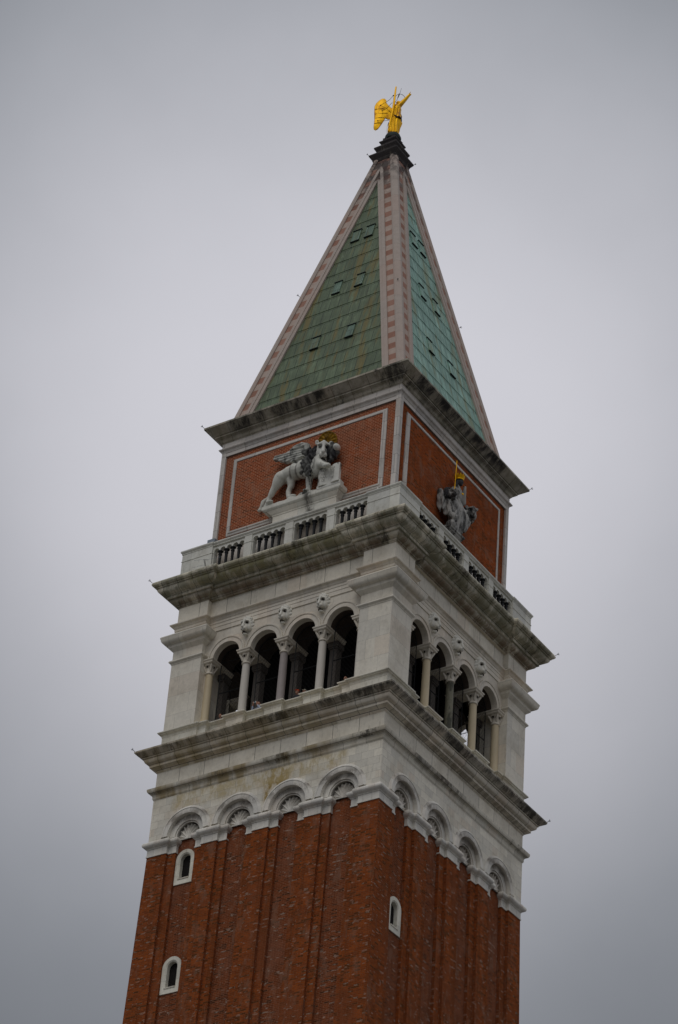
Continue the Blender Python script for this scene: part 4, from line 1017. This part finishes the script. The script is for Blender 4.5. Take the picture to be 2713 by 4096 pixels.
# left lion: head over a hanging wing / foreleg
pr, dn = lion_face(1.0, 0, 1.3)
o = organic('lion_head', pr, .024, M['justice'], J, 2, dents=dn, label='open mouthed lion head left of the woman'); o.scale = (.66, .7, .74); o.location = j(-1.16, .62, 77.0); o.rotation_euler = (R(-4), 0, R(-30))
lw = [('c', [j(-1.64, .12, 77.25), j(-1.70, .16, 76.9), j(-1.66, .18, 76.45), j(-1.60, .18, 76.1)], [.13, .17, .15, .08]), ('c', [j(-1.40, .35, 76.9), j(-1.38, .42, 76.4), j(-1.40, .45, 76.0)], [.22, .2, .13]),
      ('c', [j(-1.50, .62, 76.55), j(-1.52, .74, 76.1), j(-1.55, .78, 75.75), j(-1.52, .86, 75.62)], [.17, .13, .11, .10])]
for i in range(7): lw.append(('c', [j(-1.82 + .09 * i, .36, 77.1 - .02 * i), j(-1.80 + .085 * i, .42, 76.6), j(-1.74 + .08 * i, .40, 76.1)], [.045, .05, .03]))
organic('lion_body', lw, .03, M['justice'], J, 3, disp=jd)
pr, dn = lion_face(1.05, 0, 1.1)
o = organic('lion_head', pr, .024, M['justice'], J, 2, dents=dn, label='frowning lion head right of the woman'); o.scale = (.80, .85, .88); o.location = j(.72, .56, 77.12); o.rotation_euler = (R(14), 0, R(-38))
rw = [('c', [j(.15, .30, 76.9), j(.45, .36, 76.85), j(.70, .45, 76.9)], [.28, .30, .30]), ('c', [j(.55, .45, 76.6), j(.50, .55, 76.25), j(.36, .58, 76.0), j(.22, .62, 75.80)], [.30, .26, .22, .15]), ('c', [j(.0, .4, 76.3), j(.05, .5, 75.9), j(.05, .55, 75.62)], [.22, .2, .14])]
for i in range(8): rw.append(('c', [j(.32 + .07 * i, .70, 76.75), j(.26 + .06 * i, .78, 76.4), j(.20 + .05 * i, .74, 76.05)], [.04, .055, .03]))
organic('lion_body', rw, .03, M['justice'], J, 2, disp=jd)
def shrink(sc, c, *names):
    for ch in list(J.children):
        if ch.name.split('.')[0] in names: ch.scale = sc; ch.location = Vector([a * (1 - b) for a, b in zip(c, sc)])
shrink((.74, .9, 1), j(-.36, 0, 76.5), 'robed_figure'); shrink((.80, .9, 1), j(-.45, 0, 76.5), 'lion_body')
shrink((.74, .74, .86), j(-.24, .42, 78.25), 'head', 'crown')
# little bust below
organic('small_bust', [('s', j(-1.22, .86, 75.62), (.15, .16, .19)), ('s', j(-1.22, .80, 75.70), (.18, .16, .17)), ('s', j(-1.20, 1.02, 75.60), (.03, .04, .05)), ('c', [j(-1.22, .80, 75.4), j(-1.25, .72, 75.2)], [.10, .24]), ('c', [j(-1.35, .70, 75.15), j(-1.0, .72, 75.15)], [.16, .16]),
                       ('c', [j(-.85, .74, 75.45), j(-.80, .72, 75.20)], [.13, .16])], .024, M['justice'], J, 3, dents=[(j(-1.27, 1.0, 75.66), (.03, .05, .02), .02), (j(-1.15, 1.0, 75.66), (.03, .05, .02), .02)])
pd = MB(); rings = []
for (a, b, o, z) in ((-1.05, -.55, .25, 74.0), (-1.15, -.45, .5, 74.45), (-1.38, -.30, .74, 74.80), (-1.44, -.25, .80, 74.86), (-1.44, -.25, .80, 74.93), (-1.50, -.18, .86, 74.97), (-1.50, -.18, .86, 75.06)):
    rings.append([j(a, -.02, z), j(a, o, z), j(b, o, z), j(b, -.02, z)])
pd.loft(rings, True, True, True); pd.build('corbel', M['justice'], J)

# ---------------------------------------------------------------- gilded angel
A = empty('angel_statue', (0, 0, 103.9), math.atan2(.5686, .8226))
tag(A, 'gilded winged angel with raised arm standing on the tip of the green pyramid roof', 'statue')
ang = [('c', [(-.02, 0, .05), (0, 0, .5), (.08, 0, 1.1), (.09, 0, 1.6), (.08, 0, 2.0), (.09, .0, 2.22)], [.31, .30, .30, .25, .26, .17]), ('c', [(-.14, -.10, .08), (-.08, -.06, 1.0)], [.20, .18]), ('c', [(.22, .0, .45), (.28, 0, 1.0)], [.13, .16]),
       ('c', [(.12, 0, 2.12), (.30, -.04, 2.42)], [.15, .125]), ('c', [(.30, -.04, 2.42), (.52, -.05, 2.78), (.70, -.06, 3.10)], [.13, .10, .072]), ('c', [(-.02, 0, 2.1), (-.10, .12, 1.85), (.10, .30, 1.70)], [.13, .10, .08]),
       ('c', [(.09, 0, 2.2), (.14, .02, 2.4)], [.10, .09]), ('s', (.15, .04, 2.50), (.13, .15, .17))]
ang += [('s', (.73, -.06, 3.16), (.058, .05, .065)), ('c', [(.72, -.06, 3.20), (.76, -.07, 3.30), (.77, -.07, 3.36)], [.022, .019, .015]), ('c', [(.77, -.05, 3.18), (.81, -.05, 3.20), (.80, -.05, 3.14)], .018), ('c', [(.76, -.09, 3.17), (.80, -.10, 3.17), (.785, -.10, 3.12)], .017),
        ('c', [(.74, -.02, 3.17), (.78, -.01, 3.17), (.77, -.01, 3.12)], .016), ('c', [(.69, -.09, 3.15), (.70, -.12, 3.21)], .018)]
for i in range(8):
    x = -.26 + i * .065
    ang.append(('c', [(x, -.27 + .02 * (i % 2), .08), (x * .8 + .04, -.25, .7), (x * .5 + .08, -.21, 1.25)], [.045, .035, .02]))
for i in range(5):
    x = -.05 + i * .06
    ang.append(('c', [(x, -.24, 1.2), (x * .9, -.22, 1.8)], [.032, .018]))
organic('robed_figure', ang, .018, M['gold'], A, 1, disp=lambda co: .018 * np.sin(co[:, 0] * 42 + 2 * np.sin(co[:, 2] * 2.5)) * (co[:, 2] < 1.9))
hem = MB()
hem.tube([(-.02, -.27, 1.32), (.06, -.30, 1.22), (.12, -.31, 1.15), (.22, -.28, 1.20), (.33, -.16, 1.18), (.38, .02, 1.12)], [.03, .06, .05, .075, .075, .04], 6)
hem.build('robe_hem', M['bronze_dark'], A); hem = MB(); hem.tube([(.33, .05, 1.72), (.38, .06, 1.50)], [.02, .035], 5); hem.build('robe_hem', M['bronze_dark'], A); hem = MB(); hem.tube([(-.28, 0, .95), (-.31, 0, .70)], [.05, .02], 5)
hem.build('robe_hem', M['bronze_dark'], A)
wl = [(-.12, 1.25), (-.33, 1.2), (-.49, 1.31), (-.60, 1.02), (-.72, .74), (-.86, .47), (-.97, .38), (-1.07, .45), (-1.10, .62), (-1.09, 1.2), (-1.13, 1.75), (-1.14, 2.2), (-1.06, 2.46), (-.90, 2.68), (-.76, 2.80), (-.62, 2.80), (-.53, 2.68), (-.50, 2.48), (-.36, 2.26), (-.2, 2.10), (-.05, 1.95)]
wm = MB(); n = len(wl)
cc = Vector((-.7, 0, 1.6))
ringsw = []
for (sc, y) in ((.0, -.06), (.55, -.055), (.93, -.035), (1.0, 0), (.93, .035), (0, .05)):
    ringsw.append([(cc.x + (a - cc.x) * sc, y + .10 * abs(cc.x + (a - cc.x) * sc + .1) ** 1.5, cc.z + (b - cc.z) * sc) for a, b in wl])
wm.loft(ringsw); wo = wm.build('wing', M['gold'], A, smooth=True, label='broad wing spread to the left')
ln = MB()
for z, x0, x1 in ((1.95, -1.12, -.55), (1.60, -1.09, -.40), (1.28, -1.08, -.55), (.88, -1.09, -.68)): ln.tube([(x0, .06, z), ((x0 + x1) / 2, -.01, z + .02), (x1, -.05, z + .03)], .009, 4)
ln.build('feather_line', M['bronze_dark'], wo)
w2 = [(.05, 1.2), (.0, 1.05), (-.20, .45), (-.30, .20), (-.25, .12), (-.05, 1.0), (.10, 1.7), (.08, 2.3), (.02, 3.2), (-.02, 3.62), (-.07, 3.66), (-.16, 3.3), (-.18, 2.7), (-.16, 2.1)]
wr = MB(); rr_ = []
# second wing seen edge-on: outline in depth (y) against height, thin in x
ol = [(-.02, .35), (-.45, .15), (-.75, .35), (-.80, 1.2), (-.78, 2.3), (-.62, 3.1), (-.42, 3.62), (-.30, 3.50), (-.22, 3.0), (-.12, 2.5), (-.02, 2.1), (.0, 1.3)]
def xw(z): return -.30 + .22 * min(1, z / 2.0) if z < 2 else -.08 + .02 * (z - 2)
cy, cz = -.38, 1.8
for (sc, dx) in ((0, -.075), (.6, -.07), (.95, -.04), (1.0, 0), (.95, .04), (0, .065)):
    rr_.append([(xw(cz + (b - cz) * sc) + dx, (cy + (a - cy) * sc) * .42 + .0, cz + (b - cz) * sc) for a, b in ol])
wr.loft(rr_); wr.build('wing', M['gold'], A, smooth=True, label='wing seen edge on behind the body')
ir = MB()
ir.tube([(-.82, -.12, 2.10), (-.55, -.2, 2.28), (-.32, -.22, 2.52), (-.16, -.18, 2.86)], .012, 5); ir.tube([(-.70, -.1, 1.72), (-.45, -.2, 1.85), (-.2, -.22, 2.28)], .012, 5); ir.tube([(-.90, -.05, 1.0), (-.6, -.12, .95), (-.3, -.10, 1.05)], .012, 5)
ir.tube([(-.82, -.12, 2.10), (-.5, -.1, 1.95), (-.2, -.05, 1.7)], .010, 5)
for p in ((-.82, -.12, 2.10), (-.70, -.1, 1.72), (-.90, -.05, 1.0), (-.16, -.18, 2.86)): ir.lathe(p[0], p[1], [(.01, p[2] - .04), (.035, p[2] - .02), (.035, p[2] + .02), (.01, p[2] + .04)], 6)
ir.tube([(-.34, 0, .05), (-.38, 0, .35), (-.36, 0, .75), (-.30, 0, 1.0)], .006, 4)
ir.build('iron_brace', M['iron'], A)
ha = MB(); c0 = Vector((.22, -.02, 2.78)); u1 = Vector((1, 0, -.12)).normalized(); u2 = Vector((.05, -.50, .80)).normalized()
ha.tube([c0 + (u1 * math.cos(2 * math.pi * i / 28) + u2 * math.sin(2 * math.pi * i / 28)) * .285 for i in range(29)], .013, 5)
ha.build('halo_ring', M['iron'], A)
rd = MB(); rd.tube([(.04, 0, 2.66), (.10, 0, 2.90), (.16, 0, 3.08), (.26, 0, 3.66)], [.014, .014, .012, .007], 5); rd.tube([(.10, 0, 2.92), (.12, 0, 3.0)], .03, 6); rd.tube([(.135, 0, 3.05), (.16, 0, 3.2)], .035, 6)
rd.build('lightning_rod', M['iron'], A)

# ================================================================ visitors in the belfry
def person(name, x, y, z, h, label, top, hat, pose='lean'):
    P = empty(name, (x, y, z)); tag(P, label, 'person'); k = h / 1.72
    def v(a, b, c): return (a * k, b * k, c * k)
    body = [('c', [v(.10, 0, .06), v(.10, .01, .48), v(.09, 0, .90)], [.055 * k, .06 * k, .09 * k]), ('c', [v(-.10, 0, .06), v(-.10, .01, .48), v(-.09, 0, .90)], [.055 * k, .06 * k, .09 * k]),
            ('s', v(.10, -.06, .04), (.05 * k, .13 * k, .04 * k)), ('s', v(-.10, -.06, .04), (.05 * k, .13 * k, .04 * k)), ('c', [v(0, 0, .95), v(0, 0, 1.15), v(0, 0, 1.33)], [.14 * k, .135 * k, .14 * k]),
            ('c', [v(-.16, 0, 1.38), v(.16, 0, 1.38)], .065 * k), ('c', [v(0, 0, 1.40), v(0, -.02, 1.52)], .052 * k), ('s', v(0, -.03, 1.61), (.075 * k, .095 * k, .115 * k)), ('s', v(0, -.125, 1.60), (.014 * k, .022 * k, .02 * k)),
            ('s', v(.078, -.02, 1.60), (.012 * k, .02 * k, .03 * k)), ('s', v(-.078, -.02, 1.60), (.012 * k, .02 * k, .03 * k)), ('s', v(0, -.07, 1.54), (.04 * k, .05 * k, .035 * k))]
    if pose == 'camera': arms = [([v(-.19, 0, 1.37), v(-.27, -.12, 1.20), v(-.16, -.24, 1.50)], v(-.14, -.25, 1.56)), ([v(.19, 0, 1.37), v(.24, -.14, 1.22), v(.05, -.24, 1.48)], v(.04, -.25, 1.54))]
    else: arms = [([v(-.19, 0, 1.37), v(-.27, -.03, 1.10), v(-.20, -.28, 1.0)], v(-.19, -.33, 1.0)), ([v(.19, 0, 1.37), v(.27, -.03, 1.10), v(.20, -.28, 1.0)], v(.19, -.33, 1.0))]
    for pts, hnd in arms:
        body.append(('c', pts, [.05 * k, .042 * k, .03 * k])); body.append(('s', hnd, (.028 * k, .03 * k, .04 * k)))
        for i in range(4): body.append(('c', [(hnd[0] + (i - 1.5) * .016, hnd[1] - .01, hnd[2] + .02), (hnd[0] + (i - 1.5) * .018, hnd[1] - .03, hnd[2] + .06 + .008 * (i in (1, 2)))], .009))
        body.append(('c', [(hnd[0] + .03, hnd[1], hnd[2]), (hnd[0] + .05, hnd[1] - .02, hnd[2] + .035)], .010))
    organic('body', body, .014, M['skin'], P, 1, dents=[(v(.03, -.115, 1.625), .014, .008), (v(-.03, -.115, 1.625), .014, .008)])
    sh = [('c', [v(0, 0, .92), v(0, 0, 1.15), v(0, 0, 1.33)], [.16 * k, .155 * k, .158 * k]), ('c', [v(-.16, 0, 1.37), v(.16, 0, 1.37)], .085 * k)]
    for pts, hnd in arms: sh.append(('c', [pts[0], pts[1], tuple(a * .25 + b * .75 for a, b in zip(pts[1], pts[2]))], [.068 * k, .058 * k, .046 * k]))
    organic('jacket', sh, .018, top, P, 2)
    organic('trousers', [('c', [v(.10, 0, .10), v(.10, .01, .48), v(.09, 0, .92)], [.075 * k, .082 * k, .115 * k]), ('c', [v(-.10, 0, .10), v(-.10, .01, .48), v(-.09, 0, .92)], [.075 * k, .082 * k, .115 * k])], .02, M['jeans'], P, 2)
    if hat is None:
        organic('hair', [('s', v(0, .005, 1.655), (.085 * k, .095 * k, .085 * k)), ('s', v(0, .045, 1.60), (.08 * k, .06 * k, .10 * k))], .014, M['hair'], P, 1)
    else:
        organic('cap', [('s', v(0, -.01, 1.68), (.09 * k, .105 * k, .065 * k)), ('s', v(0, -.12, 1.665), (.065 * k, .06 * k, .012 * k))], .012, hat, P, 1)
    if pose == 'camera':
        cmb = MB(); cmb.box(-.09 * k, .02 * k, -.30 * k, -.27 * k, 1.55 * k, 1.62 * k); co2 = cmb.build('camera_body', M['phone'], P)
        lens = MB(); lens.tube([(-.035 * k, -.30 * k, 1.585 * k), (-.035 * k, -.335 * k, 1.585 * k)], .025 * k, 10); lens.build('camera_lens', M['iron'], co2)
    return P
FL = 63.66
person('person', -1.50, -4.92, FL, 1.74, 'person in pale blue shirt holding up a camera between the cream and purple grey columns', M['cloth_blue'], None, 'camera')
person('person', -3.60, -4.90, FL, 1.70, 'dark haired person leaning out just right of the ochre half column', M['cloth_dark'], None)
person('person', .55, -4.92, FL, 1.80, 'person in an orange red cap right of the purple grey column', M['cloth_dark'], M['cap_red'])
person('person', .93, -4.90, FL, 1.71, 'person in a cream cap left of the pale grey column', M['cloth_tan'], M['cap_white'])
person('person', 3.10, -4.90, FL, 1.78, 'bareheaded person in the front arch next to the near corner pier', M['cloth_dark'], None)

# ================================================================ fittings on the balustrade
def floodlight(x, y, z, rz, label):
    F = empty('floodlight', (x, y, z), rz); tag(F, label, 'floodlight', 'floodlights on the balustrade')
    b = MB(); b.box(-.21, .21, -.10, .10, .08, .33); b.box(-.23, .23, -.13, -.10, .06, .35); b.build('housing', M['lamp_grey'], F)
    s_ = MB(); s_.tube([(-.23, 0, .20), (-.23, .02, 0), (.23, .02, 0), (.23, 0, .20)], .015, 6); s_.box(-.05, .05, -.05, .09, 0, .015); s_.build('bracket', M['iron'], F)
floodlight(-4.55, -5.80, 74.435, R(180), 'grey box floodlight on the left corner of the balustrade')
def cone(x, y, z, label):
    F = empty('alarm_beacon', (x, y, z)); tag(F, label, 'beacon')
    b = MB(); b.lathe(0, 0, [(.07, 0), (.075, .05), (.05, .22), (.02, .32), (.005, .34)], 12); b.build('shell', M['parapet'], F, smooth=True)
    c = MB(); c.lathe(0, 0, [(.10, -.005), (.10, .012)], 12); c.build('base', M['iron'], F)
cone(4.62, -5.75, 74.435, 'small white cone on the balustrade near the front corner')
cone(5.75, 4.75, 74.435, 'small white cone on the balustrade at the far right corner')
W_ = empty('wire_bracket', (-4.28, -6.28, 72.46)); tag(W_, 'thin black rod bracket with wires on the upper cornice left end', 'bracket')
b = MB(); b.tube([(0, 0, 0), (-.22, -.05, .85)], .014, 5); b.tube([(.03, .02, 0), (-.18, 0, .80)], .012, 5); b.tube([(-.22, -.05, .85), (-.20, .24, 1.0)], .010, 5); b.build('rod', M['iron'], W_)
b = MB(); b.tube([(-.22, -.05, .85), (-.9, .1, 1.1)], .005, 4); b.tube([(-.16, -.02, .55), (-1.0, .1, .70)], .005, 4); b.tube([(-.2, -.03, .80), (.6, .2, .9)], .005, 4); b.tube([(-.05, 0, .25), (1.0, .1, .3)], .005, 4); b.build('wire', M['lamp_grey'], W_)
